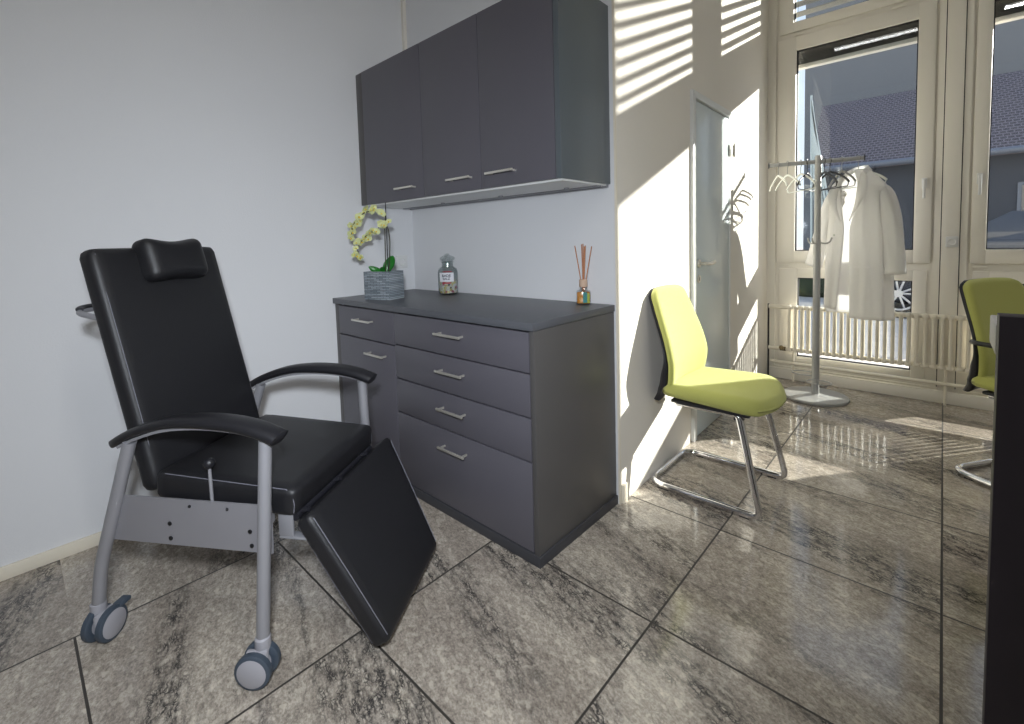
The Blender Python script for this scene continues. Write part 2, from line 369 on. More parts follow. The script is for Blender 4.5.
# ------------------------------------------------------------------ window wall
WX = [(1.50, 2.47), (2.635, 3.51)]
bm = bmesh.new(); y0, y1 = L, L+0.2
box(bm, (W-0.18, y0, 0), (1.50, y1, CZ))
box(bm, (1.50, y0, 0), (3.51, y1, 0.10)); box(bm, (1.50, y0, 3.72), (3.51, y1, CZ))
box(bm, (3.51, y0, 0), (RX, y1, CZ))
struct(link('wall_window', bm, 'frame'))
# column between the windows with its two dark joints
bm = bmesh.new(); box(bm, (2.47, y0-0.006, 0.0), (2.503, y1, 3.72)); box(bm, (2.508, y0-0.016, 0.0), (2.597, y1, 3.72), 0.002); box(bm, (2.602, y0-0.006, 0.0), (2.635, y1, 3.72))
struct(link('trim_2', bm, 'frame', smooth=True))
struct(simple('trim_3', 'seal', (2.50, y0+0.02, 0.1), (2.605, y1-0.01, 3.7)))
struct(simple('trim_4', 'frame', (W-0.03, L-0.02, 0.0), (3.51, L-0.001, 0.085), bev=0.003))

def window(n, x0, x1, g0, g1, hx):
    o = struct(empty('window_%d' % n, ((x0+x1)/2, L+0.05, 0))); cx = (x0+x1)/2
    P = lambda x, y, z: (x-cx, y-L-0.05, z)
    def ring(bm, a, b, c, d, w, ya, yb, bev=0.004):
        # rectangle a..b x c..d outer, member width w (l,r,bottom,top)
        l, r, bo, to = w
        box(bm, P(a, ya, c), P(a+l, yb, d), bev); box(bm, P(b-r, ya, c), P(b, yb, d), bev)
        box(bm, P(a+l-0.001, ya, c), P(b-r+0.001, yb, c+bo), bev); box(bm, P(a+l-0.001, ya, d-to), P(b-r+0.001, yb, d), bev)
    gl, gr = g0-x0, x1-g1
    bm = bmesh.new()
    # fixed frame: posts, transoms
    box(bm, P(x0, L+0.012, 0.1), P(x0+0.035, L+0.09, 3.72)); box(bm, P(x1-0.035, L+0.012, 0.1), P(x1, L+0.09, 3.72))
    for za, zb in ((0.10, 0.135), (0.895, 0.975), (2.70, 2.775), (3.68, 3.72)): box(bm, P(x0+0.035, L+0.012, za), P(x1-0.035, L+0.09, zb))
    link('window_frame', bm, 'frame', o)
    bm = bmesh.new(); ring(bm, x0+0.015, x1-0.015, 0.960, 2.722, (gl-0.015, gr-0.015, 0.092, 0.10), L-0.008, L+0.05); s = link('casement', bm, 'frame', o, True)
    bm = bmesh.new(); ring(bm, x0+0.03, x1-0.03, 0.12, 0.91, (gl-0.03+0.02, gr-0.03+0.0, 0.075, 0.075), L+0.002, L+0.05); lo = link('lower_sash', bm, 'frame', o, True)
    bm = bmesh.new(); ring(bm, x0+0.02, x1-0.02, 2.765, 3.70, (gl-0.04, gr-0.03, 0.075, 0.08), L-0.004, L+0.05); up = link('transom_sash', bm, 'frame', o, True)
    for par, nm, a, b, c, dd in ((s, 'window_pane', g0, g1, 1.052, 2.622), (lo, 'window_pane', g0+0.02, g1, 0.195, 0.835), (up, 'window_pane', g0-0.02, g1-0.01, 2.84, 3.62)):
        bm = bmesh.new(); box(bm, P(a-0.005, L+0.026, c-0.005), P(b+0.005, L+0.03, dd+0.005)); link(nm, bm, 'glass', par)
        bm = bmesh.new()
        for (p, q) in (((a, c), (a+0.007, dd)), ((b-0.007, c), (b, dd)), ((a, c), (b, c+0.007)), ((a, dd-0.007), (b, dd))):
            box(bm, P(p[0], L+0.016, p[1]), P(q[0], L+0.040, q[1]))
        link('glazing_seal', bm, 'seal', par)
    # handle
    bm = bmesh.new(); box(bm, P(hx-0.014, L-0.018, 1.475), P(hx+0.014, L-0.008, 1.545), 0.004)
    tube(bm, [P(hx, L-0.015, 1.525), P(hx, L-0.045, 1.525)], 0.009, 10)
    tube(bm, fillet([P(hx, L-0.045, 1.53), P(hx, L-0.048, 1.48), P(hx, L-0.044, 1.405)], 0.02), 0.0085, 10)
    link('window_handle', bm, 'plastic_w', s, True)
    for zz, xx in ((2.735, x0+0.12), (2.735, x1-0.25), (0.942, x0+0.03)):
        bm = bmesh.new(); tube(bm, [P(xx, L-0.014, zz), P(xx+0.07, L-0.014, zz)], 0.006, 8); link('window_hinge', bm, 'frame', o, True)
    return o
window(1, *WX[0], 1.640, 2.365, 2.415)
window(2, *WX[1], 2.722, 3.435, 2.683)

# outside blinds
def blind(x0, x1, stacked, label):
    o = empty('venetian_blind', ((x0+x1)/2, L+0.14, 2.51 if stacked else 2.945)); w = (x1-x0)/2; z0 = o.location.z
    bm = bmesh.new()
    if stacked:
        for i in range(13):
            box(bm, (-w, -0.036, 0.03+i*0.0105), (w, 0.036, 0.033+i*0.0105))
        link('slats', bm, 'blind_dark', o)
        link('bottom_rail', (lambda b: (box(b, (-w, -0.03, 0), (w, 0.03, 0.030), 0.004), b)[1])(bmesh.new()), 'frame', o, True)
    else:
        n = 10
        for i in range(n):
            z = 0.0+i*0.079
            m_ = T(0, 0, z) @ Rm('X', -6)
            box(bm, (-w, -0.039, -0.002), (w, 0.039, 0.002), mtx=m_)
        link('slats', bm, 'blind', o)
        for xx in (-w+0.06, w-0.06):
            bm = bmesh.new(); tube(bm, [(xx, 0.0, -0.01), (xx, 0.0, 0.75)], 0.0015, 6); link('ladder_cord', bm, 'seal', o)
    tag(o, label, 'blind', 'blinds outside the windows')
blind(1.56, 2.44, True, 'raised stack of grey blind slats at the top of the window behind the coat stand')
blind(2.66, 3.48, True, 'raised stack of grey blind slats at the top of the right-hand window')
blind(1.56, 2.44, False, 'lowered horizontal slat blind in the small top light above the coat stand window')
blind(2.66, 3.48, False, 'lowered horizontal slat blind in the top light of the right-hand window')

# little socket on the column
o = empty('wall_socket', (2.562, L-0.016, 1.106))
bm = bmesh.new(); box(bm, (-0.032, -0.012, -0.036), (0.032, 0.0, 0.036), 0.005); link('cover_plate', bm, 'plastic_w', o, True)
bm = bmesh.new(); lathe(bm, [(0, 0.004), (0.016, 0.004), (0.019, 0.0), (0.022, 0.0), (0.022, 0.010), (0, 0.010)], (0, -0.022, 0), 20, Rm('X', -90)); link('socket_insert', bm, 'plastic_w', o, True)
tag(o, 'small cream socket on the column between the two windows', 'socket')

# socket behind the orchid on left wall
o = empty('power_outlet', (0, -0.095, 1.082))
bm = bmesh.new(); box(bm, (0, -0.04, -0.04), (0.008, 0.04, 0.04), 0.003); link('cover_plate', bm, 'plastic_w', o, True)
bm = bmesh.new(); lathe(bm, [(0.027, 0), (0.025, 0.004), (0.02, 0.004), (0.019, 0.0)], (0.008, 0, 0), 20, Rm('Y', 90)); link('socket_insert', bm, 'plastic_w', o, True)
tag(o, 'white square wall outlet behind the potted orchid', 'socket')

# ------------------------------------------------------------------ radiator
o = empty('radiator', (2.45, 2.42, 0)); bm = bmesh.new(); x = -0.82
while x < 0.85:
    for yy in (-0.022, 0.022):
        tube(bm, [(x, yy, 0.265), (x, yy, 0.605)], 0.0105, 10)
    box(bm, (x-0.017, -0.034, 0.590), (x+0.017, 0.034, 0.622), 0.012); box(bm, (x-0.017, -0.034, 0.250), (x+0.017, 0.034, 0.282), 0.012)
    x += 0.0427
link('columns', bm, 'rad', o, True)
bm = bmesh.new(); tube(bm, [(-0.97, 0, 0.605), (0.86, 0, 0.605)], 0.017, 10); tube(bm, [(-0.97, 0, 0.266), (0.86, 0, 0.266)], 0.015, 10)
link('header_pipe', bm, 'rad', o, True)
bm = bmesh.new(); tube(bm, [(-0.965, 0.035, 0.145), (1.6, 0.035, 0.145)], 0.013, 10); link('supply_pipe', bm, 'rad', o, True)
bm = bmesh.new(); tube(bm, [(-0.865, 0, 0.266), (-0.865, -0.045, 0.28)], 0.012, 10); tube(bm, [(-0.865, -0.04, 0.28), (-0.865, -0.06, 0.285)], 0.018, 10); tube(bm, [(-0.885, 0, 0.266), (-0.845, 0, 0.266)], 0.018, 10)
link('valve', bm, 'brass', o, True)
for xx in (-0.80, 0.1, 0.8):
    bm = bmesh.new(); tube(bm, [(xx, 0.035, 0.0), (xx, 0.035, 0.265)], 0.008, 8); tube(bm, [(xx, 0.035, 0.26), (xx, 0.0, 0.27)], 0.008, 8); link('bracket', bm, 'rad', o, True)
tag(o, 'long cream tubular column radiator standing below the windows', 'radiator')
# thin riser pipe in corner
bm = bmesh.new(); tube(bm, [(W-0.012, 2.46, 0.0), (W-0.012, 2.46, 0.62)], 0.007, 8)
tag(link('heating_pipe', bm, 'seal', smooth=True), 'thin dark upright pipe in the wall corner left of the radiator', 'pipe')

# ------------------------------------------------------------------ cabinets
D = 0.550
def handle(par, x, z, y, ln=0.17, m='nickel'):
    bm = bmesh.new()
    box(bm, (x-ln/2, y-0.035, z-0.005), (x+ln/2, y-0.027, z+0.005), 0.0015)
    box(bm, (x-ln/2+0.012, y-0.030, z-0.004), (x-ln/2+0.018, y, z+0.004)); box(bm, (x+ln/2-0.018, y-0.030, z-0.004), (x+ln/2-0.012, y, z+0.004))
    return link('handle', bm, m, par, True)
XR = 1.463
o = empty('base_cabinet', (0.73, -D/2, 0)); ox, oy = 0.73, -D/2
Q = lambda x, y, z: (x-ox, y-oy, z)
bm = bmesh.new(); box(bm, Q(0.002, -D+0.055, 0.04), Q(1.44, -0.002, 0.869)); c = link('carcass', bm, 'seal', o)  # blackened so its colour gives the shade in the gaps between fronts
bm = bmesh.new(); box(bm, Q(1.441, -D, 0.04), Q(XR, -0.002, 0.869), 0.001); link('side_panel', bm, 'carcass', o, True)
bm = bmesh.new(); box(bm, Q(0.002, -D+0.002, 0.04), Q(0.040, -D+0.022, 0.869), 0.001); link('filler_strip', bm, 'carcass', o, True)
bm = bmesh.new(); box(bm, Q(0.002, -D-0.004, 0.0), Q(XR+0.007, -0.002, 0.04), 0.001); link('plinth', bm, 'plinth', o, True)
def frontp(nm, xa, xb, za, zb, hx, hzz):
    bm = bmesh.new(); box(bm, Q(xa, -D, za), Q(xb, -D+0.019, zb), 0.0012); f = link(nm, bm, 'front', o, True)
    handle(f, hx-ox, hzz, -D-oy)
frontp('drawer', 0.044, 0.583, 0.7065, 0.862, 0.325, 0.803)
frontp('cabinet_door', 0.044, 0.583, 0.045, 0.700, 0.435, 0.640)
frontp('drawer', 0.588, 1.437, 0.715, 0.862, 1.012, 0.806)
frontp('drawer', 0.588, 1.437, 0.552, 0.709, 1.012, 0.645)
frontp('drawer', 0.588, 1.437, 0.387, 0.5455, 1.012, 0.480)
frontp('drawer', 0.588, 1.437, 0.045, 0.3805, 1.012, 0.310)
tag(o, 'dark grey base cabinet with four wide drawers on the right, standing below the wall cabinet', 'cabinet')
bm = bmesh.new(); box(bm, (0.001, -D-0.012, 0.871), (XR+0.004, -0.001, 0.900), 0.0015)
tag(link('worktop', bm, 'top', smooth=True), 'slate grey worktop on the base cabinet, carrying orchid, jar and diffuser', 'worktop')

U = 0.357; Z0, Z1 = 1.424, 2.170
o = empty('wall_cabinet', (0.73, -U/2, Z0)); ox, oy = 0.73, -U/2
Q = lambda x, y, z: (x-ox, y-oy, z-Z0)
bm = bmesh.new(); box(bm, Q(0.002, -U+0.050, Z0+0.004), Q(1.43, -0.002, Z1)); link('carcass', bm, 'seal', o)  # black too, shade of the door gaps put into its colour
bm = bmesh.new(); box(bm, Q(1.431, -U, Z0), Q(1.455, -0.002, Z1), 0.001); link('side_panel', bm, 'side', o, True)
bm = bmesh.new(); box(bm, Q(0.002, -U+0.002, Z0), Q(0.063, -U+0.02, Z1), 0.001); link('filler_strip', bm, 'carcass', o, True)
for xa, xb, hx in ((0.067, 0.606, 0.472), (0.610, 1.020, 0.895), (1.024, 1.428, 1.155)):
    bm = bmesh.new(); box(bm, Q(xa, -U, Z0), Q(xb, -U+0.019, Z1), 0.0012); f = link('cabinet_door', bm, 'front', o, True)
    handle(f, hx-ox, 0.056, -U-oy, 0.16)
bm = bmesh.new(); box(bm, Q(0.004, -U+0.02, Z0-0.008), Q(1.445, -0.02, Z0+0.003)); u_ = link('bottom_panel', bm, 'plastic_w', o)
bm = bmesh.new(); box(bm, Q(0.004, -0.020, Z0-0.014), Q(1.445, -0.003, Z0+0.003)); box(bm, Q(0.01, -0.075, Z0-0.013), Q(1.44, -0.055, Z0-0.008)); link('light_rail', bm, 'silver', o)
for xx in (0.45, 0.9, 1.3):
    bm = bmesh.new(); lathe(bm, [(0, 0), (0.012, 0), (0.012, -0.006), (0, -0.007)], Q(xx, -0.11, Z0-0.008), 16); link('spotlight', bm, 'silver', o, True)
tag(o, 'dark grey three-door wall cabinet hung high above the worktop', 'cabinet')

# ------------------------------------------------------------------ recliner
th = math.radians(33); off = -1.74
rec = empty('recliner_chair', (-math.sin(th)*off, math.cos(th)*off, 0), th)
WD = 0.56
def leg(pts, wy):
    bm = bmesh.new(); tube(bm, fillet(pts, 0.045, 6), 0.0175, 16)
    return link('leg', bm, 'silver', rec, True)
def caster(par, x, y, ang, brake=False, tr=(0, 0)):
    # twin wheel caster; axis direction angle ang (local)
    R = 0.050; ax = Vector((math.cos(ang), math.sin(ang), 0)); c = Vector((x, y, R))
    bm = bmesh.new(); lathe(bm, [(0, 0.120-c.z), (0.014, 0.120-c.z), (0.0205, 0.114-c.z), (0.0215, 0.085-c.z), (0.012, 0.06-c.z), (0, 0.05-c.z)], c, 16); c = c+Vector((tr[0], tr[1], 0))
    rm = Matrix.Rotation(ang, 4, 'Z')
    box(bm, (-0.009, -0.030, -0.03), (0.009, 0.030, 0.040), 0.007, mtx=T(*c) @ rm)
    h = link('caster', bm, 'hub', par, True)
    m_ = T(*c) @ rm @ Rm('Y', 90)
    for s in (-1, 1):
        bm = bmesh.new(); o0 = s*0.0225
        prof = [(0.030, -0.010), (R-0.006, -0.0105), (R-0.001, -0.007), (R, 0), (R-0.001, 0.007), (R-0.006, 0.0105), (0.030, 0.010)]
        t = bmesh.new(); lathe(t, prof+[prof[0]], (0, 0, o0), 28); bmesh.ops.transform(t, matrix=m_, verts=t.verts); merge(bm, t)
        w_ = link('wheel', bm, 'tyre', h, True)
        bm = bmesh.new(); t = bmesh.new(); lathe(t, [(0, 0.0125*s), (0.038, 0.0115*s), (0.0415, 0.0095*s), (0.0415, -0.008*s), (0, -0.008*s)], (0, 0, o0), 28); bmesh.ops.transform(t, matrix=m_, verts=t.verts); merge(bm, t)
        link('wheel_disc', bm, 'hub', h, True)
    if brake:
        bm = bmesh.new(); box(bm, (0.005, 0.022, 0.030), (0.035, 0.062, 0.044), 0.005, mtx=T(*c) @ rm); link('brake_lever', bm, 'tyre', h, True)
for s in (0, 1):
    y = s*WD; sg = -1 if s == 0 else 1
    l1 = leg([(-0.222, y, 0.63), (-0.362, y, 0.235), (-0.385, y, 0.10)], y); 
    l2 = leg([(0.226, y, 0.655), (0.216, y+sg*0.045, 0.10)], y)
    caster(l1, -0.385, y, math.radians(6 if s == 0 else 12), True, (0.018, 0.0))
    caster(l2, 0.216, y+sg*0.045, math.radians(-82 if s == 0 else 75), False, (-0.005, -0.018) if s == 0 else (0, 0.01))
    # armrest
    bm = bmesh.new()
    path = smooth_path([(-0.285, y, 0.618), (-0.21, y, 0.655), (-0.10, y, 0.690), (0.01, y, 0.702), (0.12, y, 0.699), (0.20, y, 0.686), (0.258, y, 0.667), (0.276, y, 0.658)], 4)
    n = len(path); F = frames(path); rings = []
    for i, (p, t_, a, b) in enumerate(F):
        k = i/(n-1); w = 0.017+0.017*min(1, k*2.2); w *= 1 if k < 0.93 else max(0.25, 1-(k-0.93)/0.07*0.8); 
        if k < 0.06: w *= 0.5+k/0.12
        hh = 0.013+0.007*min(1, k*2.0)
        hh *= 1 if k < 0.95 else max(0.4, 1-(k-0.95)/0.05*0.6)
        ring = []
        for q in range(16):
            an = 2*PI*q/16; ca, sa = math.cos(an), math.sin(an)
            ring.append(bm.verts.new(p+b*math.copysign(abs(sa)**0.8, sa)*w+a*math.copysign(abs(ca)**0.8, ca)*(hh if ca > 0 else hh*0.85)))
        rings.append(ring)
    for A, B in zip(rings, rings[1:]):
        for q in range(16): bm.faces.new((A[q], A[(q+1) % 16], B[(q+1) % 16], B[q]))
    bm.faces.new(rings[0]); bm.faces.new(rings[-1])
    ar = link('armrest', bm, 'pu', rec, True)
    bm = bmesh.new(); F = frames([p-Vector((0, 0, 0.019)) for p in path[2:-4]]); rr = []
    for (p, t_, a, b) in F: rr.append([bm.verts.new(p+b*0.013+a*0.004), bm.verts.new(p-b*0.013+a*0.004), bm.verts.new(p-b*0.013-a*0.004), bm.verts.new(p+b*0.013-a*0.004)])
    for A, B in zip(rr, rr[1:]):
        for q in range(4): bm.faces.new((A[q], A[(q+1) % 4], B[(q+1) % 4], B[q]))
    bm.faces.new(rr[0]); bm.faces.new(rr[-1]); link('support_bar', bm, 'silver', ar)
    # side plate
    bm = bmesh.new(); yy = y+(0.012 if s == 0 else -0.012)
    pts = [(-0.285, 0.457), (0.222, 0.457), (0.220, 0.316), (-0.335, 0.316)]
    A = [bm.verts.new((p[0], yy-0.003, p[1])) for p in pts]; B = [bm.verts.new((p[0], yy+0.003, p[1])) for p in pts]
    bm.faces.new(A); bm.faces.new(B[::-1])
    for q in range(4): bm.faces.new((A[q], B[q], B[(q+1) % 4], A[(q+1) % 4]))
    pl = link('side_plate', bm, 'plate', rec)
    if s == 0:
        for (sx, sz, r) in ((-0.115, 0.381, .0065), (-0.115, 0.336, .0065), (-0.043, 0.439, .0045), (0.082, 0.439, .0045), (0.152, 0.377, .0065), (0.155, 0.335, .0065)):
            bm = bmesh.new(); lathe(bm, [(0, 0.004), (r*0.5, 0.004), (r, 0.002), (r, 0), (0, 0)], (sx, yy-0.003, sz), 12, Rm('X', 90)); link('screw', bm, 'bolt', pl, True)
# seat frame rails + mechanism under the seat
bm = bmesh.new(); box(bm, (-0.16, 0.035, 0.385), (0.20, 0.055, 0.425), 0.003); box(bm, (-0.16, WD-0.055, 0.385), (0.20, WD-0.035, 0.425), 0.003)
box(bm, (-0.15, 0.018, 0.375), (-0.12, WD-0.018, 0.405), 0.003); box(bm, (0.10, 0.018, 0.365), (0.13, WD-0.018, 0.395), 0.003)
link('seat_frame', bm, 'silver', rec, True)
bm = bmesh.new(); box(bm, (0.215, 0.045, 0.345), (0.262, 0.055, 0.425), 0.004); box(bm, (0.215, 0.045, 0.338), (0.315, 0.075, 0.346), 0.003)
link('footrest_bracket', bm, 'silver', rec, True)
bm = bmesh.new(); box(bm, (0.215, WD-0.055, 0.345), (0.262, WD-0.045, 0.425), 0.004); link('footrest_bracket', bm, 'silver', rec, True)
# seat cushion
def at_cush(name, sx, sy, sz, mtx, r, puff, par=rec, n=14):
    bm = bmesh.new(); cushion(bm, sx, sy, sz, mtx, r, puff, n); return link(name, bm, 'leather', par, 'all')
pit = 3.5
seat_m = T(0.046, WD/2, 0.466) @ Rm('Y', pit)
seat = at_cush('seat', 0.470, 0.495, 0.088, seat_m, 0.022, 0.004)
def seam(par, mtx, pts, r=0.0014, off_=0.0):
    bm = bmesh.new(); P = [mtx @ Vector(p) for p in pts]; tube(bm, P, r, 6); return link('seam', bm, 'seam', par)
for yy in (-0.2410, 0.2410):
    seam(seat, seat_m, [(-0.20, yy, 0.0385), (0.205, yy, 0.0385), (0.2245, yy, 0.022), (0.2305, yy, -0.005), (0.2285, yy, -0.03)])
# backrest: profile from (-0.165,.47) to (-0.355,1.195)
a = Vector((-0.213, 0, 0.450)); b = Vector((-0.388, 0, 1.200)); ln = (b-a).length; ang = math.degrees(math.atan2(b.x-a.x, b.z-a.z))
back_m = T((a.x+b.x)/2, WD/2, (a.z+b.z)/2) @ Rm('Y', ang) @ Rm('Y', 90)   # local z -> +x(front), local x -> -z
back = at_cush('backrest', ln, 0.480, 0.066, back_m, 0.026, 0.004)
for yy in (-0.2255, 0.2255):
    seam(back, back_m, [(-ln/2+0.02, yy, 0.0275), (-ln/4, yy, 0.0292), (0, yy, 0.0300), (ln/4, yy, 0.0292), (ln/2-0.02, yy, 0.0275)])
# leg rest
a = Vector((0.292, 0, 0.408)); b = Vector((0.527, 0, 0.046)); ln2 = (b-a).length; ang = math.degrees(math.atan2(b.x-a.x, b.z-a.z))
leg_m = T((a.x+b.x)/2, WD/2, (a.z+b.z)/2) @ Rm('Y', ang) @ Rm('Y', -90)
lr = at_cush('footrest', ln2, 0.485, 0.062, leg_m, 0.02, 0.003)
def taper(o):                      # the pad narrows towards the foot end
    inv = leg_m.inverted()
    for v in o.data.vertices:
        q = inv @ v.co; k = (q.y/0.2425+1)/2; t = q.x/ln2+0.5
        q.y += k*((0.075)*(1-t)-0.05*t) if abs((leg_m @ Vector((ln2/2, 0, 0))).z) < 0.2 else k*((0.075)*t-0.05*(1-t))
        v.co = leg_m @ q
taper(lr)
for yy in (-0.232, 0.232):
    for zz in (0.030, -0.030): taper(seam(lr, leg_m, [(-ln2/2+0.02, yy, zz*0.96), (0, yy, zz*1.01), (ln2/2-0.02, yy, zz*0.96)]))
bm = bmesh.new()
for yy in (0.10, 0.28, 0.46): tube(bm, [(0.245, yy-0.03, 0.418), (0.275, yy-0.03, 0.412), (0.30, yy-0.03, 0.42)], 0.008, 8)
tube(bm, [(0.268, 0.05, 0.405), (0.268, WD-0.05, 0.405)], 0.013, 12)
link('hinge_rod', bm, 'blackp', rec, True)
# headrest pillow
pm = T(-0.334, 0.296, 1.160) @ Rm('Y', -14.5) @ Rm('Y', 90)
bm = bmesh.new(); cushion(bm, 0.155, 0.235, 0.085, pm, 0.034, 0.006, 12)
for v in bm.verts:
    q = pm.inverted() @ v.co
    q.x *= 0.90+0.12*abs(q.y/0.117); q.x += -0.01*(1-(q.y/0.117)**2)*(-1 if q.x < 0 else 0)   # waisted top edge
    v.co = pm @ q
pil = link('headrest_pillow', bm, 'leather', rec, 'all')
# lever
bm = bmesh.new(); tube(bm, [(0.019, 0.026, 0.38), (0.020, 0.022, 0.555)], 0.0048, 10); lv = link('lever', bm, 'silver', rec, True)
bm = bmesh.new(); bmesh.ops.create_uvsphere(bm, u_segments=16, v_segments=10, radius=0.0165, matrix=T(0.020, 0.022, 0.566)); link('knob', bm, 'pu', lv, 'all')
# push handle at back
bm = bmesh.new(); hp = fillet([(-0.345, 0.055, 0.985), (-0.462, 0.055, 1.008), (-0.475, 0.28, 1.012), (-0.462, 0.505, 1.008), (-0.345, 0.505, 0.985)], 0.07, 8)
tube(bm, hp, 0.009, 12); ph = link('push_handle', bm, 'silver', rec, True)
bm = bmesh.new(); tube(bm, [p+Vector((0, 0, 0.010)) for p in hp[4:-4]], 0.010, 12, sy=0.7); link('handle_grip', bm, 'pu', ph, True)
tag(rec, 'black leatherette recliner chair on twin-wheel casters with armrests, neck pillow and lowered footrest', 'recliner chair')

# ------------------------------------------------------------------ visitor chairs
def make_visitor_chair(name, arms=False):
    o = empty(name)
    # frame
    bm = bmesh.new(); y = 0.218; P = []
    P = [(0.12, -0.17, 0.415), (0.395, -0.178, 0.425), (0.492, -y, 0.0165), (0.0, -y, 0.0165), (0.0, y, 0.0165), (0.492, y, 0.0165), (0.395, 0.178, 0.425), (0.12, 0.17, 0.415)]
    pts = []; rad = [0, 0.03, 0.045, 0.085, 0.085, 0.045, 0.03, 0]
    V = [Vector(p) for p in P]
    for i in range(len(V)):
        if rad[i] == 0: pts.append(V[i]); continue
        p0 = V[i]+(V[i-1]-V[i]).normalized()*rad[i]; p1 = V[i]+(V[i+1]-V[i]).normalized()*rad[i]
        for k in range(8): t = k/7; pts.append((1-t)**2*p0+2*t*(1-t)*V[i]+t*t*p1)
    tube(bm, pts, 0.0150, 14); link('cantilever_frame', bm, 'chrome', o, True)
    for yy in (-y, y):
        for xx in (0.43, 0.08):
            bm = bmesh.new(); box(bm, (xx-0.02, yy-0.009, 0.0), (xx+0.02, yy+0.009, 0.005), 0.002); link('glide', bm, 'blackp', o, True)
    # seat cushion
    def seat_out(u, v):  # outline half width along depth u 0..1
        return 0.215+0.022*math.sin(min(1, u*1.25)*PI/2)-0.055*max(0, (u-0.72)/0.28)**2.2
    nu, nv = 22, 18; t = bmesh.new(); top = []; bot = []
    def surf(u, v, topf):
        x = 0.070+0.455*u - 0.05*(abs(v)**2.6)*max(0, (u-0.6)/0.4)
        yy = v*seat_out(u, v)
        eu = min(u, 1-u)*0.455; ev = (1-abs(v))*0.23; e = min(1, min(eu, ev)/0.03); rnd = math.sqrt(max(0, 1-(1-e)**2))
        zt = 0.502+0.010*u-0.03*max(0, (u-0.70)/0.30)**2+0.004*abs(v)**2-(1-rnd)*0.036
        zb = 0.445-0.008*u-0.010*max(0, (u-0.75)/0.25)+(1-rnd)*0.026
        return Vector((x, yy, zt if topf else zb))
    for i in range(nu+1):
        u = 0.5-0.5*math.cos(PI*i/nu); top.append([]); bot.append([])
        for j in range(nv+1):
            v = -math.cos(PI*j/nv); top[-1].append(t.verts.new(surf(u, v, True)))
            bot[-1].append(t.verts.new(surf(u, v, False)))
    for G in (top, bot):
        for i in range(nu):
            for j in range(nv): t.faces.new((G[i][j], G[i+1][j], G[i+1][j+1], G[i][j+1]))
    rim = [(i, 0) for i in range(nu)]+[(nu, j) for j in range(nv)]+[(i, nv) for i in range(nu, 0, -1)]+[(0, j) for j in range(nv, 0, -1)]
    for k in range(len(rim)):
        a_, b_ = rim[k], rim[(k+1) % len(rim)]
        t.faces.new((top[a_[0]][a_[1]], top[b_[0]][b_[1]], bot[b_[0]][b_[1]], bot[a_[0]][a_[1]]))
    link('seat', t, 'green', o, 'all')
    bm = bmesh.new(); box(bm, (0.10, -0.195, 0.418), (0.44, 0.195, 0.434), 0.006); link('seat_pan', bm, 'blackp', o, True)
    for s in (-1, 1):
        bm = bmesh.new(); box(bm, (0.375, s*0.175-0.014, 0.395), (0.415, s*0.175+0.014, 0.428), 0.006); link('frame_clamp', bm, 'blackp', o, True)
    # backrest
    def prof(z):
        pts_ = [(0.40, 0.030), (0.50, 0.083), (0.60, 0.094), (0.70, 0.072), (0.82, 0.036), (0.945, 0.004)]
        for (za, xa), (zb, xb) in zip(pts_, pts_[1:]):
            if z <= zb: 
                k = (z-za)/(zb-za); return xa+(xb-xa)*k
        return pts_[-1][1]
    def sprof(z): return (prof(z-0.03)+prof(z)*2+prof(min(0.945, z+0.03)))/4-0.010
    def hw(z):
        k = (z-0.44)/0.50
        w = 0.190+0.033*math.sin(min(1, k/0.36)*PI/2) if k < 0.36 else 0.223-0.048*((k-0.36)/0.64)**1.2
        if z > 0.90: w -= 0.055*((z-0.90)/0.043)**2
        if z < 0.47: w -= 0.02*((0.47-z)/0.03)
        return w
    nz, nw = 26, 16
    def shell(z0, z1, d0, d1, crown, wadd, nm, m_, par):
        t = bmesh.new(); G = [[], []]
        for i in range(nz+1):
            z = z0+(z1-z0)*(0.5-0.5*math.cos(PI*i/nz))
            for s in (0, 1):
                row = []
                for j in range(nw+1):
                    v = -math.cos(PI*j/nw)
                    e = min(1, min((1-abs(v))*0.2, z-z0, z1-z)/0.02); rn = math.sqrt(max(0, 1-(1-e)**2))
                    dd = (d0+(d1-d0)*rn) if s == 1 else d0
                    if nm == 'back_shell' and s == 0: dd -= 0.026*max(0, min(1, (0.66-z)/0.12))*min(1, (1-abs(v))*8+0.5)
                    if s == 1: dd += crown*(1-v*v)*math.sin(PI*(z-z0)/(z1-z0))
                    wrap = 0.030*abs(v)**2*math.sin(min(1, (0.945-z)/0.35)*PI/2)     # wings curve forward
                    row.append(t.verts.new((sprof(z)+dd+wrap-0.012, v*(hw(max(z, 0.44))+wadd), z+0.006*(1-v*v)*(i/nz))))
                G[s].append(row)
        for s in (0, 1):
            for i in range(nz):
                for j in range(nw): t.faces.new((G[s][i][j], G[s][i+1][j], G[s][i+1][j+1], G[s][i][j+1]))
        rim = [(i, 0) for i in range(nz)]+[(nz, j) for j in range(nw)]+[(i, nw) for i in range(nz, 0, -1)]+[(0, j) for j in range(nw, 0, -1)]
        for k in range(len(rim)):
            a_, b_ = rim[k], rim[(k+1) % len(rim)]
            t.faces.new((G[0][a_[0]][a_[1]], G[0][b_[0]][b_[1]], G[1][b_[0]][b_[1]], G[1][a_[0]][a_[1]]))
        return link(nm, t, m_, par, 'all')
    bk = shell(0.475, 0.940, 0.003, 0.030, 0.006, 0.0, 'backrest', 'green', o)
    shell(0.405, 0.938, -0.009, 0.004, 0.0, 0.005, 'back_shell', 'blackp', bk)
